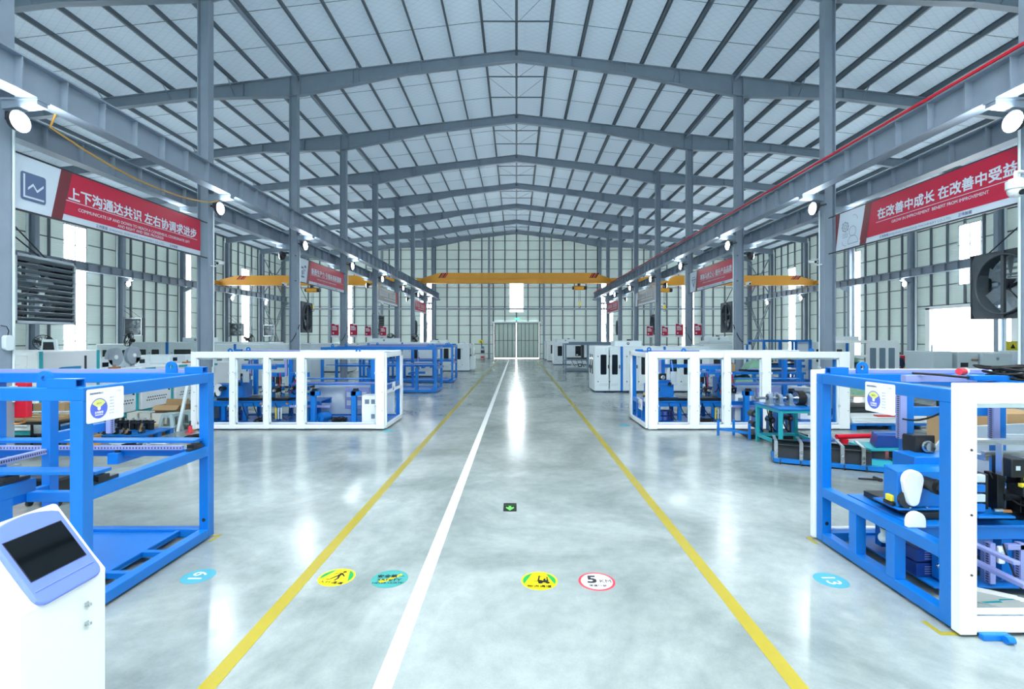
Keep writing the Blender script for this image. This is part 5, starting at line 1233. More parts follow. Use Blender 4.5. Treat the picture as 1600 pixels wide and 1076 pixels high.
bx(t, 'base_plate', 'grey', 0.2, 4.8, T, MD-T, 0.08, 0.1); bx(t, 'battery', 'black', 1.9, 2.9, 0.4, 0.9, 0.1, 0.5); bx(t, 'tool_box', 'stickyellow', 0.75, 0.95, 0.33, 0.4, 0.8, 0.84); bx(t, 'gauge', 'red', 1.75, 1.82, 0.28, 0.34, 1.1, 1.3)
at()

# ================================================================ KIOSK in the left foreground, facing the aisle
t = thing('touch_screen_kiosk', 'white kiosk with blue bezel and dark touch screen in the left foreground', 'kiosk', (-2.85, 2.86, 0))
ya, yb = 2.585, 3.135
# side outline (x towards the aisle, z): pedestal, neck and tilted head
prof = [(-3.02, 0.0), (-2.56, 0.0), (-2.56, 0.06), (-2.645, 0.08), (-2.645, 0.89), (-2.642, 0.918), (-2.726, 1.02), (-2.957, 1.328), (-2.985, 1.335), (-3.0, 1.31), (-2.945, 1.1), (-2.89, 0.98), (-2.9, 0.06), (-3.02, 0.06)]
MB().prism(prof, (0, ya, 0), (1, 0, 0), (0, 0, 1), (0, yb-ya, 0)).build('body', 'white', t, 0.012, 2)
# screen plane: from top edge (-2.87,1.245) to bottom edge (-2.71,1.032)
P0 = Vector((-2.71, 2.88, 1.032)); dn = (Vector((-2.87, 2.88, 1.245))-P0).normalized(); nr = Vector((dn.z, 0, -dn.x)); nr = Vector((0, 1, 0)).cross(dn); 
if nr.x < 0: nr = -nr
Yv = Vector((0, 1, 0)); H_ = 0.265
bz = [(-0.21, -0.04)]+arc((-0.15, -0.09), 0.06, PI, 1.5*PI, 5)+arc((0.15, -0.09), 0.06, 1.5*PI, 2*PI, 5)+[(0.21, -0.04)]+[(0.21-0.42*i/12, H_+0.07+0.052*math.sin(PI*i/12)**0.8) for i in range(13)]
MB().prism(bz, P0-nr*0.02, Yv, dn, nr*0.03).build('bezel', 'kblue', t, 0.012, 3)
MB().prism([(-0.175, -0.003), (0.175, -0.003), (0.175, H_+0.003), (-0.175, H_+0.003)], P0+nr*0.0095, Yv, dn, nr*0.0025).build('screen_edge', 'dark', t)
MB().prism([(-0.17, 0.002), (0.17, 0.002), (0.17, H_-0.002), (-0.17, H_-0.002)], P0+nr*0.011, Yv, dn, nr*0.003).build('touch_screen', 'screen', t)
MB().bar(P0-dn*0.062-Yv*0.19+nr*0.008, P0-dn*0.062+Yv*0.19+nr*0.008, 0.012, 0.012, up=nr).build('lip', 'kblue', t, 0.005)
for z in (0.757, 0.64):
    k = MB().cyl((-2.645, 2.99, z), (-2.628, 2.99, z), 0.012, 12).build('lock', 'chrome', t)
    MB().box(-2.628, -2.615, 2.984, 2.996, z-0.004, z+0.012).prism(rrect(-0.015, 0.015, 0, 0.02, 0.006), (-2.622, 2.965, z+0.012), (0, 1, 0), (0, 0, 1), (0.003, 0, 0)).build('key', 'chrome', k)

# ================================================================ LEFT AISLE
# long teal and white converting line along the aisle, right side face at x = -10.7
def white_line():
    t = thing('converting_line', 'long white and teal converting machine in the left aisle behind the nearest blue frame', 'machine', (-11.6, 14.0, 0))
    b = bx(t, 'cabinet', 'white', -13.9, -10.75, 10.9, 12.6, 0.3, 2.08, bev=0.02)
    bx(b, 'front_panel', 'white', -13.3, -10.95, 10.87, 10.9, 0.4, 2.0, bev=0.01); bx(b, 'front_window', 'glassdark', -12.6, -11.7, 10.86, 10.87, 1.3, 1.52)
    bx(b, 'panel_line', 'grey2', -12.9, -11.1, 10.862, 10.87, 1.78, 1.79)
    for y in (10.95, 12.45): bx(b, 'teal_strip', 'teal', -10.76, -10.735, y, y+0.08, 0.3, 2.08, bev=0)
    MB().prism([(11.35, 1.5)]+arc((11.5, 1.55), 0.15, PI, PI/2, 5)+[(12.0, 1.7), (12.0, 1.3), (11.35, 1.3)], (-10.76, 0, 0), (0, 1, 0), (0, 0, 1), (0.02, 0, 0)).build('side_window', 'sol', b)
    bx(b, 'slot', 'dark', -10.76, -10.74, 12.1, 12.16, 1.4, 1.95)
    for y0, y1, z1 in ((12.7, 13.9, 1.52), (14.0, 15.3, 1.55), (15.4, 16.9, 1.55), (17.0, 18.6, 1.5)):
        q = bx(t, 'low_cabinet', 'white', -12.8, -10.8, y0, y1, 0.32, z1, bev=0.015)
        bx(q, 'teal_strip', 'teal', -10.81, -10.78, y1-0.1, y1-0.02, 0.32, z1, bev=0); bx(q, 'teal_panel', 'teal', -10.81, -10.79, y0+0.15, y0+0.55, z1-0.1, z1-0.03, bev=0)
        s = MB()
        for r in range(2):
            for k in range(9): s.box(-10.8, -10.796, y0+0.2+k*0.09+r*0.045, y0+0.25+k*0.09+r*0.045, 0.55+r*0.08, 0.58+r*0.08)
        s.build('vent_slots', 'dark', q); MB().cyl((-10.8, y1-0.2, 0.8), (-10.77, y1-0.2, 0.8), 0.025, 10).build('knob', 'dark', q)
        bx(q, 'control_box', 'white2', -12.2, -11.2, y0+0.3, y1-0.4, z1, z1+0.28, bev=0.02); bx(q, 'display', 'glassdark', -11.21, -11.19, y0+0.45, y0+0.65, z1+0.08, z1+0.2)
    bx(t, 'base_rail', 'teal', -13.6, -10.85, 10.95, 18.6, 0.2, 0.3, bev=0)
    for y in (11.1, 12.5, 14.0, 15.4, 17.0, 18.5):
        for x in (-13.3, -11.0): MB().cyl((x, y, 0), (x, y, 0.2), 0.05, 10).build('foot', 'dark', t)
    for y, z in ((13.6, 1.85), (14.25, 1.88), (17.6, 1.82)):
        r = MB().cyl((-11.3, y, z), (-11.2, y, z), 0.26, 26).build('roll_disc', 'galv', t); MB().cyl((-11.18, y, z), (-11.2, y, z), 0.06, 12).build('hub', 'white', r)
        MB().bar((-11.35, y, 1.5), (-11.35, y, z+0.25), 0.1, 0.14).build('roll_arm', 'white2', t)
    for y in (13.1, 16.0): MB().box(-11.0, -10.9, y, y+0.3, 1.55, 1.6).box(-10.92, -10.9, y+0.1, y+0.14, 1.6, 1.66).build('pull_handle', 'copper', t)
white_line()
t = thing('machine_guard', 'slanted white open door frame standing in the left aisle behind the teal machine', 'door frame', (-11.9, 13.3, 1.8))
MB().prism([(0, 0), (0.5, 0), (0.42, 0.55), (0.05, 0.55)], (-12.5, 12.75, 1.8), (1, 0, 0), (0, 0, 1), (0, 0.06, 0)).build('door_frame', 'white2', t, 0.01)
MB().prism([(0.08, 0.06), (0.42, 0.06), (0.36, 0.48), (0.1, 0.48)], (-12.5, 12.74, 1.8), (1, 0, 0), (0, 0, 1), (0, 0.008, 0)).build('window', 'glassdark', t)

def far_box(label, x0, x1, y0, y1, H, wins, name='enclosed_machine', stripes=(), m='white2', top=None, sm='blue', cat='machine', z0=0.08, wz=None):
    at(x0, y0)
    return enclosed(label, x0, y0, 1, wins, list(stripes), L=x1-x0, D=y1-y0, H=H, sidewins=False, top=top, emblem=bool(top), stripe_m=sm, winz=wz or (H*0.5, H*0.82), cat=cat, name=name)
far_box('white enclosed machine deep in the left aisle, before the third tall window', -20.6, -13.2, 26.0, 27.6, 2.15, [(0.4, 0.8), (1.1, 1.5), (2.3, 3.2), (4.2, 5.0)], stripes=[(1.85, 2.0)], top=(2.4, 3.8))
far_box('white enclosed machine in the left aisle with small dark vents, beside the bracing cross', -14.9, -9.9, 23.4, 25.0, 2.08, [(0.25, 0.75), (1.8, 2.4), (3.2, 3.7)], stripes=[(1.3, 1.42), (4.3, 4.4)], wz=(1.3, 1.7))
far_box('white enclosed machine in the left aisle behind the blue frames, small dark vents', -9.6, -4.9, 29.6, 31.2, 2.1, [(0.6, 1.0), (1.8, 2.2), (3.2, 3.6)], stripes=[(2.6, 2.7)], top=(0.6, 2.2))
far_box('low white machine at the far end of the left aisle', -17.5, -11.5, 33.5, 35.0, 2.0, [(0.5, 1.0), (2.2, 2.8), (4.0, 4.5)], stripes=[(3.2, 3.35)])
far_box('white machine with blue stripe deep in the left aisle near the side wall', -25.5, -20.9, 29.5, 31.0, 2.0, [(0.4, 0.9), (1.6, 2.1), (3.2, 3.7)], stripes=[(2.6, 2.75)])
at()

# parts laid out by the left aisle
def pallet(label, x, y, w, d, m='blue', h=0.13):
    t = thing('pallet', label, 'pallet', (x, y, 0))
    mb = MB()
    for i in range(6): mb.box(x-w/2+i*(w/6)+0.01, x-w/2+(i+1)*(w/6)-0.01, y-d/2, y+d/2, h-0.025, h)
    mb.build('deck_boards', m, t)
    for i in range(3):
        for j in range(3): MB().box(x-w/2+0.02+i*(w-0.16)/2, x-w/2+0.14+i*(w-0.16)/2, y-d/2+0.02+j*(d-0.16)/2, y-d/2+0.14+j*(d-0.16)/2, 0, h-0.025).build('block', m, t)
    return t
pallet('blue pallet loaded with black motors in the left aisle, behind the nearest blue frame', -9.55, 11.75, 1.9, 1.0)
for i in range(8):
    x = -10.1+i*0.155; y = 12.02-0.02*(i % 2)
    t = thing('servo_motor', 'black upright motor on the blue pallet, %s in its row' % (['leftmost', 'second from left', 'third from left', 'fourth from left', 'fourth from right', 'third from right', 'second from right', 'rightmost'][i]), 'motor', (x, y, 0.13), 'black motors on the blue pallet')
    MB().cyl((x, y, 0.13), (x, y, 0.36), 0.065, 14).build('body', 'black', t); MB().box(x-0.07, x+0.07, y-0.07, y+0.07, 0.29, 0.32).build('flange', 'dark', t); MB().cyl((x, y, 0.36), (x, y, 0.42), 0.025, 10).build('shaft', 'alu', t)
rg = random.Random(3)
for i in range(9):
    x, y = -10.42+i*0.19+rg.uniform(-0.04, 0.04), 11.45+rg.uniform(-0.12, 0.12)
    t = thing('gripper_clamp', ['dark clamp with a short shiny jaw among the parts on the blue pallet', 'black and silver clamp tipped over on the blue pallet', 'silver bracket standing on end on the blue pallet'][i % 3], 'clamp', (x, y, 0.13), 'loose clamps on the blue pallet')
    h = 0.12+0.1*(i % 3 == 2)
    MB().box(x-0.06, x+0.06, y-0.04, y+0.04, 0.13, 0.13+h*0.7).build('body', 'black' if i % 2 else 'dark', t, 0.006); MB().bar((x-0.03, y-0.045, 0.15), (x+0.05, y-0.045, 0.15+h), 0.05, 0.02, up=(0, 1, 0)).build('jaw', 'chrome', t); MB().cyl((x, y-0.06, 0.2), (x, y-0.04, 0.2), 0.03, 10).build('bolt', 'alu', t)
for i, (x, y, nm) in enumerate(((-10.07, 12.95, 'left end'), (-9.74, 12.95, 'second from the left'), (-9.41, 12.95, 'third from the left'), (-9.08, 12.95, 'right end'))):
    t = thing('carton', 'white open carton on the floor behind the motors, %s of the row' % nm, 'carton', (x, y, 0), 'white cartons in a row')
    mb = MB(); w, d, h = 0.15, 0.2, 0.42
    mb.box(x-w, x+w, y-d, y-d+0.01, 0, h).box(x-w, x+w, y+d-0.01, y+d, 0, h).box(x-w, x-w+0.01, y-d, y+d, 0, h).box(x+w-0.01, x+w, y-d, y+d, 0, h).box(x-w, x+w, y-d, y+d, 0, 0.01)
    mb.build('walls', 'foam', t); MB().box(x-w+0.02, x+w-0.02, y-d+0.02, y+d-0.02, 0.30, 0.36).build('contents', 'grey2', t)
t = thing('carton', 'larger white carton behind the grey stool, carrying blue scraps', 'carton', (-8.6, 13.5, 0)); MB().box(-9.0, -8.5, 13.45, 13.95, 0, 0.56).build('box', 'foam', t, 0.01); MB().box(-8.95, -8.55, 13.5, 13.8, 0.56, 0.58).build('lid', 'foam', t)
t = thing('cardboard_box', 'opened brown cardboard box on top of the white cartons', 'cardboard box', (-9.25, 13.05, 0.42))
mb = MB(); x0, x1, y0, y1 = -9.55, -8.9, 12.85, 13.25
mb.box(x0, x1, y0, y0+0.01, 0.42, 0.6).box(x0, x1, y1-0.01, y1, 0.42, 0.6).box(x0, x0+0.01, y0, y1, 0.42, 0.6).box(x1-0.01, x1, y0, y1, 0.42, 0.6).box(x0, x1, y0, y1, 0.42, 0.43); mb.build('walls', 'card', t)
MB().prism([(x0, 0.6), (x1, 0.6), (x1-0.03, 0.43+0.3), (x0+0.03, 0.73)], (0, y1, 0), (1, 0, 0), (0, 0, 1), (0, 0.01, 0)).build('flap', 'card', t); MB().prism([(y0, 0.6), (y1, 0.6), (y1, 0.68), (y0, 0.68)], (x1, 0, 0), (0, 1, 0), (0.6, 0, 1), (0.01, 0, 0)).build('flap', 'card', t); MB().prism([(x0, 0.0), (x1, 0.0), (x1, 0.17), (x0, 0.17)], (0, y0, 0.6), (1, 0, 0), (0, -0.75, -0.6), (0, 0.01, 0.01)).build('flap', 'card', t)
def stool(x, y, label):
    t = thing('plastic_stool', label, 'stool', (x, y, 0), 'grey plastic stools')
    s, h = 0.145, 0.47
    MB().prism(rrect(-s, s, -s, s, 0.03), (x, y, h-0.03), (1, 0, 0), (0, 1, 0), (0, 0, 0.03)).build('seat', 'greyplast', t, 0.006)
    for a in (-1, 1):
        for b in (-1, 1):
            MB().prism([(-0.035, -0.035), (0.035, -0.035), (0.035, 0.035), (-0.035, 0.035)], (x+a*0.175, y+b*0.175, 0), (1, 0, 0), (0, 1, 0), (-a*0.065, -b*0.065, h-0.03)).build('leg', 'greyplast', t)
    f = MB()
    for a in (-1, 1):
        f.prism([(-0.14, h-0.03), (0.14, h-0.03), (0.15, h-0.12)]+[(0.1*math.cos(q), h-0.16+0.07*math.sin(q)) for q in [0.3+i*(PI-0.6)/8 for i in range(9)]]+[(-0.15, h-0.12)], (x, y+a*0.135-0.006, 0), (1, 0, 0), (0, 0, 1), (0, 0.012, 0))
        f.prism([(-0.14, h-0.03), (0.14, h-0.03), (0.15, h-0.12)]+[(0.1*math.cos(q), h-0.16+0.07*math.sin(q)) for q in [0.3+i*(PI-0.6)/8 for i in range(9)]]+[(-0.15, h-0.12)], (x+a*0.135-0.006, y, 0), (0, 1, 0), (0, 0, 1), (0.012, 0, 0))
    f.build('apron', 'greyplast', t); 
    g = MB()
    for a in (-1, 1): g.box(x-0.16, x+0.16, y+a*0.155-0.012, y+a*0.155+0.012, 0.12, 0.15).box(x+a*0.155-0.012, x+a*0.155+0.012, y-0.16, y+0.16, 0.12, 0.15)
    g.build('stretcher', 'greyplast', t)
stool(-8.85, 12.45, 'grey plastic stool in front of the white cartons, the nearer one'); stool(-8.7, 12.92, 'grey plastic stool behind the other stool, beside the big white carton')
t = thing('steel_profile', 'white profile leaning on the end of the left white-fronted machine', 'profile', (-8.5, 12.5, 0)); MB().bar((-8.66, 12.45, 0.0), (-8.4, 12.52, 1.45), 0.10, 0.06).build('bar', 'white2', t)
t = thing('bottle_jack', 'small orange bottle jack on the floor at the corner of the left white-fronted machine', 'jack', (-8.22, 12.25, 0)); MB().cyl((-8.22, 12.25, 0.02), (-8.22, 12.25, 0.18), 0.05, 14).build('body', 'stickred', t); MB().box(-8.3, -8.14, 12.18, 12.32, 0, 0.02).build('base', 'stickred', t); MB().cyl((-8.22, 12.25, 0.18), (-8.22, 12.25, 0.3), 0.022, 10).build('ram', 'dark', t); MB().cyl((-8.14, 12.2, 0.05), (-8.05, 12.16, 0.1), 0.015, 8).build('lever_socket', 'amber', t)
t = thing('cardboard_box', 'small brown box on an orange crate beside the pallet of motors', 'cardboard box', (-9.55, 10.75, 0.22)); MB().box(-9.7, -9.38, 10.6, 10.9, 0.22, 0.45).build('box', 'card', t, 0.004); MB().box(-9.55, -9.53, 10.599, 10.901, 0.22, 0.451).build('tape', 'beige', t)
t = thing('wooden_crate', 'orange wooden crate under the small brown box', 'crate', (-9.55, 10.75, 0)); MB().box(-9.75, -9.35, 10.55, 10.95, 0, 0.2).build('box', 'orange', t); MB().box(-9.77, -9.33, 10.53, 10.97, 0.2, 0.22).build('lid', 'wood', t)
t = thing('plywood_tray', 'brown wooden tray on the floor right of the pallet of motors', 'tray', (-9.3, 12.5, 0)); MB().box(-9.5, -9.1, 12.32, 12.7, 0.02, 0.14).build('tray', 'wood', t); MB().box(-9.48, -9.12, 12.35, 12.67, 0, 0.02).build('runner', 'wood', t)
tag(cable_heap(-8.75, 10.95, 0.0, 0.34, '', 5, m='cable'), 'loop of pale air hose on the floor before the pallet of motors, larger one', 'hose coil', 'hose loops on the floor'); tag(cable_heap(-8.1, 11.0, 0.0, 0.24, '', 4, m='cable'), 'loop of pale air hose on the floor, smaller one to the right', 'hose coil', 'hose loops on the floor')
tag(cable_heap(-7.6, 11.5, 0.0, 0.3, '', 5), 'tangle of black cable on the floor below the grey stools', 'cable coil')
# work bench and trolley beside the nearest left column
t = thing('work_bench', 'dark bench with planks behind the nearest left column', 'bench', (-9.8, 10.3, 0)); bx(t, 'bench_top', 'black', -10.9, -9.35, 9.9, 10.5, 0.62, 0.68)
for x in (-10.85, -9.42):
    for y in (9.95, 10.42): bx(t, 'leg', 'black', x, x+0.05, y, y+0.05, 0, 0.62)
for i in range(3): tag(MB().box(-10.7, -9.5, 9.98+i*0.16, 10.1+i*0.16, 0.68, 0.72+0.025*i).build('plank', 'wood'), 'plank on the dark bench, %s of three' % ['front', 'middle', 'back'][i], 'plank', 'planks on the dark bench')
t = thing('tool_trolley', 'black tool box on castors behind the nearest blue frame', 'tool box', (-6.6, 6.95, 0)); bx(t, 'box', 'black', -7.0, -6.45, 6.85, 7.2, 0.12, 0.38, bev=0.01); bx(t, 'lid', 'dark', -7.02, -6.43, 6.83, 7.22, 0.38, 0.42)
for x in (-6.93, -6.52):
    for y in (6.92, 7.12): MB().cyl((x-0.02, y, 0.045), (x+0.02, y, 0.045), 0.045, 12).box(x-0.015, x+0.015, y-0.01, y+0.01, 0.08, 0.12).build('castor', 'dark', t)
MB().tube([(-6.6, 6.84, 0.3), (-6.55, 6.8, 0.2), (-6.6, 6.8, 0.14)], 0.015, 6).build('strap', 'white2', t)
t = thing('parts_shelf', 'low shelf with steel parts between the two left posts, in the left aisle', 'shelf', (-10.2, 10.9, 0))
for z in (0.25, 0.75): bx(t, 'shelf_board', 'white2' if z > 0.5 else 'dark', -10.65, -9.75, 10.65, 11.15, z, z+0.03)
for x in (-10.65, -9.79):
    for y in (10.65, 11.11): bx(t, 'upright', 'dark', x, x+0.04, y, y+0.04, 0, 0.95)
for x, z, m in ((-10.5, 0.78, 'card'), (-10.1, 0.78, 'wood'), (-10.2, 0.28, 'blue'), (-10.55, 0.28, 'white2')): tag(MB().box(x-0.14, x+0.14, 10.72, 11.05, z, z+0.16).build('parts_box', m), {'card': 'brown box on the upper shelf in the left aisle', 'wood': 'wooden box on the upper shelf in the left aisle', 'blue': 'blue box on the lower shelf in the left aisle', 'white2': 'white box on the lower shelf in the left aisle'}[m], 'box')
# pedestal fans standing between the machines
def pedestal_fan(x, y, h, rz, label):
    at()
    t = thing('pedestal_fan', label, 'fan', (x, y, 0), 'black pedestal fans')
    MB().cyl((x, y, 0), (x, y, 0.05), 0.28, 20).build('base', 'black', t); MB().cyl((x, y, 0.05), (x, y, h-0.1), 0.03, 8).build('pole', 'dark', t)
    c = Vector((x, y, h)); d = Vector((math.sin(rz), -math.cos(rz), 0.25)).normalized()
    MB().cyl(c-d*0.22, c-d*0.02, 0.09, 12).build('motor', 'black', t)
    g = MB()
    for r_, o in ((0.36, 0.06), (0.25, 0.11), (0.36, 0.02), (0.12, 0.13)): g.torus(c+d*o, d, r_, 0.012, 20, 4)
    a = d.orthogonal().normalized(); b = d.cross(a)
    for i in range(12):
        q = a*math.cos(i*PI/6)+b*math.sin(i*PI/6); g.tube([c+d*0.02+q*0.08, c+d*0.02+q*0.36, c+d*0.06+q*0.36, c+d*0.13+q*0.1], 0.006, 4)
    g.build('guard', 'black', t)
    bl = MB()
    for i in range(3):
        q = a*math.cos(i*2.094)+b*math.sin(i*2.094); w = d.cross(q)*0.1; bl.add([c+q*0.05-w*0.4+d*0.04, c+q*0.33-w+d*0.02, c+q*0.33+w+d*0.08, c+q*0.05+w*0.4+d*0.05], [(0, 1, 2, 3)])
    bl.build('blades', 'dark', t)
pedestal_fan(-21.6, 22.2, 2.15, 1.0, 'black pedestal fan before the first tall window on the left'); pedestal_fan(-20.2, 25.4, 2.28, -0.4, 'black pedestal fan left of the white machine with the round emblem, deep left aisle')
pedestal_fan(-17.2, 31.2, 2.3, 0.9, 'black pedestal fan before the bracing cross in the left aisle'); pedestal_fan(-11.4, 32.2, 2.3, 0.8, 'black pedestal fan between the notice boards, left aisle'); pedestal_fan(-9.35, 36.2, 2.35, 0.9, 'black pedestal fan just left of the far blue frames'); pedestal_fan(-8.4, 40.2, 2.35, 0.9, 'black pedestal fan behind the left cabinet machine')
# ================================================================ RIGHT AISLE
at()
t = thing('work_table', 'teal and blue steel table carrying a bearing shaft, in front of the right white-fronted machine', 'work table', (6.05, 10.75, 0))
x0, x1, y0, y1, h = 5.55, 6.5, 10.25, 11.3, 0.9
bx(t, 'table_top', 'blue', x0-0.03, x1+0.03, y0-0.03, y1+0.03, h-0.03, h)
for x in (x0, x1-0.07):
    for y in (y0, y1-0.07): bx(t, 'leg', 'teal', x, x+0.07, y, y+0.07, 0, h-0.03)
for z in (h-0.1, 0.12):
    bx(t, 'rail', 'teal', x0+0.07, x1-0.07, y0, y0+0.05, z, z+0.07); bx(t, 'rail', 'teal', x0+0.07, x1-0.07, y1-0.05, y1, z, z+0.07); bx(t, 'rail', 'teal', x0, x0+0.05, y0+0.07, y1-0.07, z, z+0.07); bx(t, 'rail', 'teal', x1-0.05, x1, y0+0.07, y1-0.07, z, z+0.07)
t = thing('bearing_shaft', 'steel shaft with pillow block bearings and a wheel on the teal table', 'shaft', (6.1, 10.7, h))
MB().cyl((5.25, 10.7, h+0.17), (6.5, 10.7, h+0.17), 0.028, 14).build('shaft', 'chrome', t)
for x in (5.56, 5.78, 6.0, 6.39):
    p = MB().box(x-0.06, x+0.06, 10.58, 10.82, h, h+0.05).prism(arc((10.7, h+0.17), 0.095, -0.3, PI+0.3, 14)+[(10.61, h+0.05), (10.79, h+0.05)], (x-0.04, 0, 0), (0, 1, 0), (0, 0, 1), (0.08, 0, 0)).build('pillow_block', 'grey', t, 0.006)
    MB().cyl((x-0.05, 10.7, h+0.17), (x+0.05, 10.7, h+0.17), 0.055, 16).build('bearing_ring', 'dark', p)
w = MB().cyl((6.16, 10.7, h+0.17), (6.29, 10.7, h+0.17), 0.16, 30).build('wheel', 'rubber', t, 0.01); MB().cyl((6.145, 10.7, h+0.17), (6.16, 10.7, h+0.17), 0.13, 30).cyl((6.13, 10.7, h+0.17), (6.145, 10.7, h+0.17), 0.05, 16).build('wheel_face', 'chrome', w)
MB().cyl((6.45, 10.7, h+0.17), (6.5, 10.7, h+0.17), 0.09, 18).build('collar', 'black', t)
# machinery under and behind the table
t = thing('assembly_unit', 'blue uprights with chrome machinery standing behind the teal table', 'machine part', (6.2, 11.75, 0))
bx(t, 'base', 'dark', 5.5, 6.9, 11.5, 12.1, 0.03, 0.1); 
for x in (5.75, 6.2, 6.55): bx(t, 'upright', 'blue', x, x+0.13, 11.6, 11.75, 0.1, 0.82)
for x, z in ((5.6, 0.6), (5.62, 0.35), (6.02, 0.45), (6.45, 0.5)):
    MB().cyl((x, 11.45, z), (x, 11.65, z), 0.075, 14).build('pulley', 'dark', t); MB().cyl((x, 11.42, z), (x, 11.45, z), 0.035, 10).build('shaft_end', 'chrome', t)
for x in (5.95, 6.4): bx(t, 'gripper', 'chrome', x, x+0.05, 11.48, 11.6, 0.2, 0.55); bx(t, 'link', 'dark', x+0.06, x+0.1, 11.5, 11.6, 0.1, 0.75)
for k in range(3): tubep(t, 'hose', 'rubber', sag((5.6+k*0.3, 11.45, 0.7), (5.8+k*0.3, 11.42, 0.2), 0.12, 8), 0.012)
bx(t, 'foot', 'dark', 5.5, 6.9, 11.5, 11.58, 0, 0.03)
t = thing('low_stand', 'low blue stand on the floor left of the teal table', 'stand', (5.2, 11.6, 0))
for x, y in ((4.92, 11.9), (5.42, 11.35), (5.3, 11.9)): bx(t, 'leg', 'blue', x, x+0.05, y, y+0.05, 0, 0.38)
MB().bar((4.945, 11.92, 0.16), (5.445, 11.37, 0.16), 0.04, 0.05).bar((4.945, 11.92, 0.16), (5.32, 11.92, 0.16), 0.04, 0.05).build('brace', 'blue', t)
# conveyor section lying on its blue base
def conveyor():
    t = thing('conveyor_section', 'black-sided conveyor section on a blue base lying in front of the teal table', 'conveyor', (5.6, 9.1, 0))
    A, B = Vector((4.95, 9.35, 0)), Vector((6.75, 8.55, 0)); d = (B-A).normalized(); n = Vector((-d.y, d.x, 0)); up = Vector((0, 0, 1))
    for s in (0, 1):
        o = A+n*(0.5*s)
        MB().bar(o+up*0.23, o+d*1.55+up*0.23, 0.03, 0.24).build('side_plate', 'dark', t); MB().bar(o+up*0.345-n*0.02, o+d*1.5+up*0.345-n*0.02, 0.05, 0.03).build('top_strip', 'black', t)
    MB().bar(A-n*0.05+up*0.065, B-n*0.05+up*0.065, 0.08, 0.07).build('base_beam', 'blue', t); MB().bar(A+n*0.6+up*0.065, B+n*0.6+up*0.065, 0.08, 0.07).build('base_beam', 'blue', t); MB().bar(A-n*0.05+up*0.065+d*0.02, A+n*0.6+up*0.065+d*0.02, 0.08, 0.07).build('base_beam', 'blue', t)
    MB().bar(A+n*0.25+d*0.1+up*0.1, B+n*0.25+up*0.1, 0.5, 0.02).build('belt_plate', 'teal', t)
    for k, a in enumerate((0.03, 0.45, 1.1, 1.42)):
        o = A+d*a-n*0.06
        p = MB().bar(o+up*0.06, o+up*0.42, 0.06, 0.02, up=n).build('upright_bracket', 'alu', t); MB().cyl(o-n*0.05+up*0.25, o+up*0.25, 0.022, 10).cyl(o-n*0.04+up*0.16, o+up*0.16, 0.018, 10).build('bolt', 'chrome', p)
        MB().bar(o+up*0.42, o+n*0.62+up*0.42, 0.05, 0.02).build('cross_tie', 'alu', t)
    for k in range(5):
        o = A+d*(0.1+k*0.34)-n*0.11; MB().cyl(o+up*0.0, o+up*0.1, 0.012, 8).build('levelling_bolt', 'dark', t)
conveyor()
tag(MB().cyl((6.68, 10.15, 0.33), (8.0, 10.3, 0.33), 0.05, 14).box(6.8, 6.9, 10.1, 10.25, 0, 0.28).box(7.7, 7.8, 10.2, 10.35, 0, 0.28).build('red_pipe', ['red']), 'red tube lying across supports behind the conveyor section', 'tube')
t = thing('blue_boxes', 'long blue sheet-metal box on a dark tray behind the near right machine', 'box', (7.3, 9.6, 0))
MB().prism([(0, 0), (0.62, 0), (0.62, 0.22), (0.05, 0.24)], (6.9, 9.35, 0.28), (1, 0, 0), (0, 0, 1), (0.25, 0.5, 0)).build('box', 'blue_dark', t, 0.01); MB().box(7.0, 7.55, 9.5, 9.53, 0.505, 0.53).build('top_seam', 'blue', t)
MB().box(6.75, 7.85, 9.25, 9.9, 0.24, 0.275).build('tray', 'teal', t); MB().box(6.85, 7.05, 9.3, 9.8, 0, 0.24).box(7.5, 7.7, 9.3, 9.8, 0, 0.24).build('foot', 'dark', t)
t = thing('blue_plate', 'flat blue plate lying on the floor supports before the red tube', 'plate', (6.4, 9.75, 0)); MB().bar((5.75, 9.95, 0.26), (6.55, 10.02, 0.30), 0.22, 0.03).build('plate', 'blue_dark', t); MB().box(5.95, 6.4, 9.94, 10.05, 0, 0.25).build('block', 'blue', t)
t = thing('hammer', 'black hammer on the floor in front of the conveyor section', 'hammer', (5.95, 8.18, 0)); MB().cyl((5.78, 8.22, 0.02), (6.05, 8.16, 0.02), 0.014, 8).build('handle', 'black', t); MB().cyl((6.06, 8.08, 0.03), (6.06, 8.24, 0.03), 0.03, 10).build('head', 'dark', t)
# pallet of pipes
pallet('blue plastic pallet carrying white pipes in the right aisle', 9.75, 13.1, 2.2, 1.1, h=0.15)
k = 0
for r in range(3):
    for i in range(14-r):
        y = 12.68+i*0.062+r*0.031; z = 0.181+r*0.054
        tag(MB().cyl((8.75, y, z), (10.85, y+0.0, z), 0.03, 10).build('white_pipe', 'pipe'), 'white pipe in the stack on the blue pallet, %s layer' % ['bottom', 'middle', 'top'][r], 'pipe', 'white pipes on the pallet, %s layer' % ['bottom', 'middle', 'top'][r])
tag(MB().box(9.5, 10.1, 12.75, 12.95, 0.325, 0.345).build('red_cloth', 'red'), 'red cloth strip lying on the white pipes', 'cloth')
for i in range(7):
    tag(MB().bar((8.5+i*0.03, 13.95+i*0.1, 0.22+0.02*(i % 3)), (11.4, 14.1+i*0.1, 0.24+0.02*(i % 2)), 0.05, 0.05).build('steel_bar', 'dark'), 'dark steel bar in the bundle behind the white pipes', 'bar', 'dark bars behind the white pipes')
pallet('blue pallet under the dark steel bars in the right aisle', 10.0, 14.25, 2.4, 0.9, h=0.17)
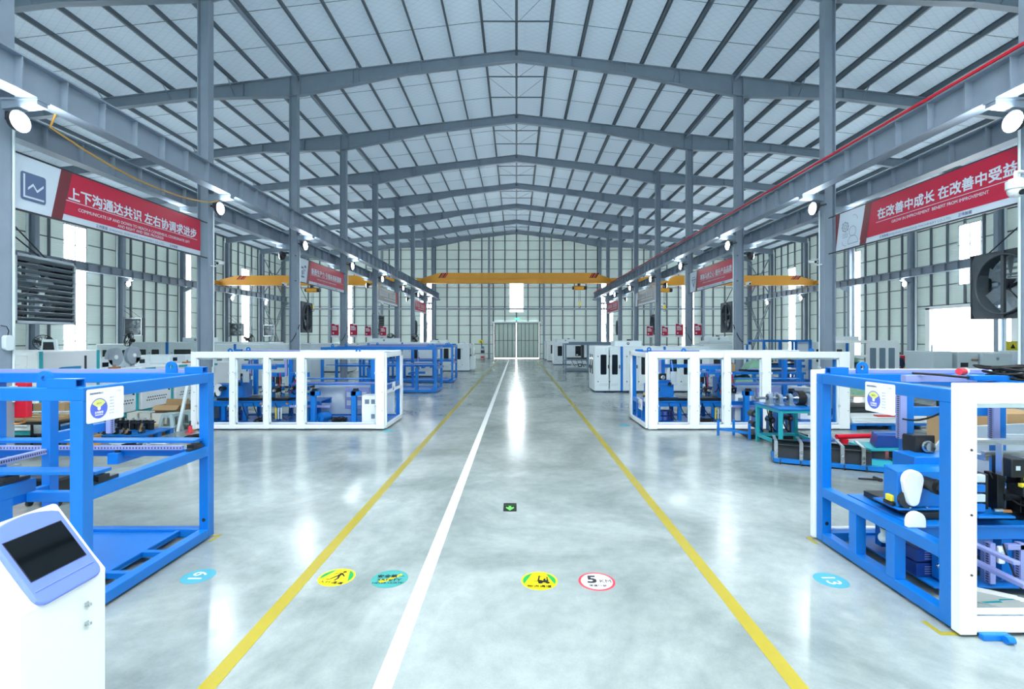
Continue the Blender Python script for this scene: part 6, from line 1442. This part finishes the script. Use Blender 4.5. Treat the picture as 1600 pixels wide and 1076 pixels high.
def tarp(label, x, y, z, w, d, h, seed):
    rg = random.Random(seed); n = 12; mb = MB(); vs_ = []
    for i in range(n+1):
        for j in range(n+1):
            a, b = i/n*2-1, j/n*2-1; r = max(abs(a), abs(b)); k = max(0.0, 1-r**3)
            vs_.append((x+a*w/2, y+b*d/2, z+h*k*(0.75+0.5*rg.random())))
    mb.add(vs_, [(i*(n+1)+j, (i+1)*(n+1)+j, (i+1)*(n+1)+j+1, i*(n+1)+j+1) for i in range(n) for j in range(n)], 0, True)
    tag(mb.build('plastic_sheet', 'tarp'), label, 'plastic sheet')
t = thing('storage_rack', 'low grey rack of stock in the right aisle behind the dark steel bars', 'rack', (11.5, 15.6, 0))
bx(t, 'shelf_board', 'beige', 10.0, 13.2, 15.1, 16.2, 0.55, 0.6)
for x in (10.02, 13.1):
    for y in (15.12, 16.1): bx(t, 'leg', 'dark', x, x+0.06, y, y+0.06, 0, 0.55)
bx(t, 'lower_board', 'dark', 10.0, 13.2, 15.1, 16.2, 0.2, 0.24)
tarp('crumpled green plastic sheet on the low grey rack', 11.2, 15.6, 0.6, 1.3, 0.9, 0.35, 5)
# half-built machine seen through the right white-fronted frame
t = thing('assembly_bench', 'blue assembly bench with parts, seen through the right white-fronted frame', 'bench', (8.6, 18.2, 0))
bx(t, 'bench_top', 'blue', 6.9, 10.6, 17.8, 18.9, 1.05, 1.13); bx(t, 'bench_shelf', 'white2', 6.9, 10.6, 17.8, 18.9, 0.6, 0.64)
for x in (6.95, 8.7, 10.45):
    for y in (17.85, 18.75): bx(t, 'leg', 'blue', x, x+0.1, y, y+0.1, 0, 1.05)
MB().cyl((8.6, 18.1, 1.22), (10.4, 18.1, 1.22), 0.04, 10).build('roller', 'alu', t); bx(t, 'side_rail', 'dark', 8.4, 10.5, 18.3, 18.4, 1.13, 1.2)
tarp('green plastic sheet heaped on the blue assembly bench', 9.1, 18.45, 1.2, 0.9, 0.7, 0.3, 9); tarp('green plastic sheet on the shelf of the blue assembly bench', 8.5, 18.2, 0.64, 1.0, 0.8, 0.32, 12)
for i, (x, m, l) in enumerate(((7.2, 'blue', 'small blue box on the blue assembly bench'), (7.6, 'white2', 'small white box on the blue assembly bench'), (7.95, 'card', 'small brown box on the blue assembly bench'))):
    tag(MB().box(x, x+0.25, 18.2, 18.5, 1.13, 1.3+0.05*i).build('parts_box', m), l, 'box')
# enclosed machines deep in the right aisle
far_box('white enclosed machine in the right aisle behind the striped machine', 8.9, 11.2, 23.2, 24.8, 2.05, [(0.5, 0.9), (1.3, 1.8)], stripes=[(2.05, 2.15)])
far_box('white enclosed machine with blue windows in the right aisle, under the bracing cross', 10.9, 12.7, 27.5, 29.0, 2.2, [(0.3, 0.6), (0.9, 1.1), (1.3, 1.6)], stripes=[], top=(0.2, 1.3))
def open_frame(label, x0, y0, L, D, H, m):
    at(x0, y0)
    t = thing('steel_chassis', label, 'machine frame', (0, 0, 0))
    tube_frame(t, 1.0, False, m, False, L=L, H=H)
    for u in (L*0.33, L*0.66): bx(t, 'post', m, u, u+0.12, 0, T, 0.13, H-T)
    bx(t, 'mid_beam', m, 0.11, L-0.1, 0.0, T, H*0.68, H*0.68+0.1); bx(t, 'machine_bed', 'black', 0.3, L-0.3, 0.4, 1.3, 0.9, 1.0)
    bx(t, 'bench_beam', m, 0.11, L-0.11, 0.4, 0.5, 0.75, 0.9)
    for k in range(4): motor(t, 0.6+k*L*0.22, 0.6, 1.2, 'v', 0.3, 0.22, True, ['dark', 'white2', 'black', 'sol'][k])
    bx(t, 'base_plate', m, 0.2, L-0.2, T, MD-T, 0.08, 0.1)
    return t
open_frame('blue open machine frame with white and dark units, deep in the right aisle', 13.3, 26.2, 2.6, 1.78, 2.27, 'blue')
far_box('white enclosed machine with three dark windows, right of the blue open frame', 16.0, 18.2, 26.3, 27.9, 2.15, [(0.2, 0.45), (0.75, 1.05), (1.3, 1.6)], stripes=[(1.8, 1.95)])
at()
t = open_frame('white-framed machine deep in the right aisle beside the standing worker', 14.4, 20.9, 2.05, 1.78, 2.27, 'white')
for u in (0.78, 1.18, 1.58):
    MB().prism(rrect(u, u+0.26, 0.75, 1.95, 0.03), (0, -0.02, 0), (1, 0, 0), (0, 0, 1), (0, 0.015, 0)).build('window', 'grey', t)
bx(t, 'front_panel', 'white', 0.67, 2.05, -0.012, -0.001, 0.1, 2.27); bx(t, 'top_unit', 'white2', 0.0, 0.6, 0.4, 1.4, 2.27, 2.45)
at()
def grey_line(label, x, y, L=3.2):
    at(x, y)
    t = thing('press_machine', label, 'machine', (0, 0, 0), 'light grey machines before the loading door')
    bx(t, 'plinth', 'dark', 0.05, L-0.05, 0.15, 1.35, 0, 0.08)
    bx(t, 'end_cabinet', 'grey2', 0, 0.75, 0, 1.4, 0.08, 1.85, bev=0.02); bx(t, 'control_cabinet', 'grey2', 0.95, 1.75, 0, 1.4, 0.08, 1.83, bev=0.02)
    p = bx(t, 'press_body', 'grey2', 1.95, L, 0.1, 1.4, 1.2, 1.82, bev=0.06); bx(t, 'lower_body', 'blue', 1.75, L, 0.15, 1.4, 0.08, 1.2)
    bx(t, 'tool_area', 'dark', 2.05, L-0.1, 0.10, 0.15, 0.6, 1.15); MB().prism([(0, 0.05), (0.05, 0.0), (0.1, 0.05), (0.1, 0.12), (0, 0.12)], (2.55, 0.09, 1.5), (1, 0, 0), (0, 0, 1), (0, 0.01, 0)).build('shield_emblem', 'silverprint', t)
    rg = random.Random(int(x*10))
    for k in range(8): bx(t, 'tool_bit', 'alu' if k % 2 else 'white2', 2.1+k*0.12, 2.18+k*0.12, 0.04, 0.10, 0.65+rg.random()*0.2, 0.95+rg.random()*0.15)
    bx(t, 'display', 'dark', 1.05, 1.35, -0.01, 0, 1.25, 1.42); bx(t, 'handle', 'copper', 1.45, 1.7, -0.06, -0.02, 1.5, 1.55); bx(t, 'connecting_beam', 'grey', 0.75, 0.95, 0.4, 1.2, 0.08, 1.4)
    MB().cyl((0.45, 0.6, 1.85), (0.45, 0.6, 2.1), 0.02, 8).build('beacon_mast', 'grey2', t); bx(t, 'hand_wheel', 'white', 1.8, 1.92, 0.02, 0.12, 0.95, 1.3, bev=0.03)
grey_line('light grey press machine before the loading door, nearest the worker', 16.2, 18.9); grey_line('light grey press machine before the loading door, at the right edge of the view', 20.2, 19.0)
at()
# other worker-side things
t = thing('person', 'person in dark navy work clothes standing in the right aisle beside the white-framed machine', 'person', (17.25, 22.0, 0))
def person():
    V3 = [(0, 0, 0.98), (0, 0.0, 1.2), (0, 0.01, 1.42), (0, 0.0, 1.52), (0, -0.02, 1.62), (0, -0.025, 1.7),
          (0.1, 0, 0.93), (0.11, -0.02, 0.5), (0.11, 0.02, 0.09), (0.12, -0.12, 0.04), (-0.1, 0, 0.93), (-0.12, 0.0, 0.5), (-0.12, 0.03, 0.09), (-0.13, -0.11, 0.04),
          (0.19, 0.01, 1.42), (0.25, -0.02, 1.15), (0.14, -0.22, 1.05), (-0.19, 0.01, 1.42), (-0.25, -0.02, 1.15), (-0.14, -0.22, 1.08), (0.1, -0.29, 1.05), (-0.1, -0.29, 1.09)]
    E_ = [(0, 1), (1, 2), (2, 3), (3, 4), (4, 5), (0, 6), (6, 7), (7, 8), (8, 9), (0, 10), (10, 11), (11, 12), (12, 13), (2, 14), (14, 15), (15, 16), (2, 17), (17, 18), (18, 19), (16, 20), (19, 21)]
    R_ = [0.15, 0.14, 0.15, 0.055, 0.095, 0.085, 0.1, 0.065, 0.045, 0.04, 0.1, 0.065, 0.045, 0.04, 0.065, 0.048, 0.036, 0.065, 0.048, 0.036, 0.03, 0.03]
    me = bpy.data.meshes.new('body'); me.from_pydata(V3, E_, []); o = bpy.data.objects.new('body', me); COL.objects.link(o); o.parent = t
    me.materials.append(M['skin'])
    o.modifiers.new('skin', 'SKIN').use_smooth_shade = True; sv = me.skin_vertices[0].data
    for i, r in enumerate(R_): sv[i].radius = (r*(1.15 if i in (0, 1, 2) else 1), r*0.8 if i in (0, 1, 2) else r)
    sv[0].use_root = True
    o.modifiers.new('sub', 'SUBSURF').levels = 2; o.modifiers['sub'].render_levels = 2
    # clothes: a second, slightly thicker skin without head and hands
    keep = [i for i in range(len(V3)) if i not in (4, 5, 20, 21, 9, 13)]; mp = {k: j for j, k in enumerate(keep)}
    me2 = bpy.data.meshes.new('work_clothes'); me2.from_pydata([V3[k] for k in keep], [(mp[a], mp[b]) for a, b in E_ if a in mp and b in mp], [])
    o2 = bpy.data.objects.new('work_clothes', me2); COL.objects.link(o2); o2.parent = t; me2.materials.append(M['navy'])
    o2.modifiers.new('skin', 'SKIN').use_smooth_shade = True; sv = me2.skin_vertices[0].data
    for j, k in enumerate(keep): sv[j].radius = (R_[k]*1.22+0.012 if k != 3 else 0.06, R_[k]*1.0+0.012 if k != 3 else 0.06)
    sv[0].use_root = True
    m2 = o2.modifiers.new('sub', 'SUBSURF'); m2.levels = 2; m2.render_levels = 2
    K.ox, K.oy = 17.25, 22.0
    MB().sphere((0, 0.0, 1.685), 0.108, 16, 10, 0, 0.95, 1.05, 0.85).build('hair', 'hair', t)
    for s in (-1, 1): MB().box(s*0.12-0.05, s*0.12+0.05, -0.18, 0.1, 0, 0.08).build('shoe', 'black', t, 0.02)
    f = MB().box(-0.012, 0.012, -0.135, -0.115, 1.60, 1.64); f.build('nose', 'skin', t, 0.005)
    e = MB()
    for s in (-1, 1): e.sphere((s*0.035, -0.105, 1.645), 0.01, 8, 6)
    e.build('eyes', 'black', t); MB().box(-0.025, 0.025, -0.118, -0.108, 1.565, 1.575).build('mouth', 'stickred', t)
    at()
person()
t = thing('stacked_crates', 'red and yellow stacked crates behind the worker', 'crate', (18.3, 23.1, 0)); bx(t, 'crate', 'stickyellow', 17.9, 18.6, 22.9, 23.4, 0, 1.25); bx(t, 'crate', 'red', 18.0, 18.6, 22.9, 23.4, 1.25, 1.55)
tarp('green cloth sheet heaped on the bed of the white-framed machine', 15.0, 21.6, 1.0, 0.5, 0.4, 0.45, 4)
t = thing('cardboard_stack', 'large brown cardboard boxes standing behind the near right machine', 'cardboard boxes', (6.6, 6.6, 0)); 
MB().box(5.9, 7.15, 6.5, 7.0, 0, 1.38).build('box', 'card', t, 0.005); MB().box(6.5, 6.55, 6.495, 7.005, 0, 1.385).build('tape', 'beige', t)
t = thing('sheet_metal_panel', 'light grey bent sheet panel standing behind the near right machine', 'panel', (6.4, 6.2, 0)); MB().prism([(0, 0), (2.6, 0), (2.6, 1.3), (1.2, 1.3), (0.3, 1.26), (0, 0.9)], (5.25, 6.2, 0), (1, 0, 0), (0, 0, 1), (0, 0.03, 0)).build('panel', 'grey2', t, 0.005); MB().box(5.15, 7.75, 6.23, 6.4, 0, 0.03).build('base_flange', 'grey2', t)
t = thing('light_panel', 'tall light blue-grey cabinet behind the near right machine, at the right edge', 'cabinet', (10.8, 8.6, 0)); MB().box(9.85, 11.85, 8.5, 9.1, 0, 1.85).build('body', 'white2', t, 0.01); MB().box(9.9, 10.8, 8.48, 8.5, 0.1, 1.8).box(10.85, 11.8, 8.48, 8.5, 0.1, 1.8).build('door', 'grey2', t); MB().box(10.7, 10.75, 8.45, 8.48, 0.9, 1.05).build('handle', 'dark', t)
at()
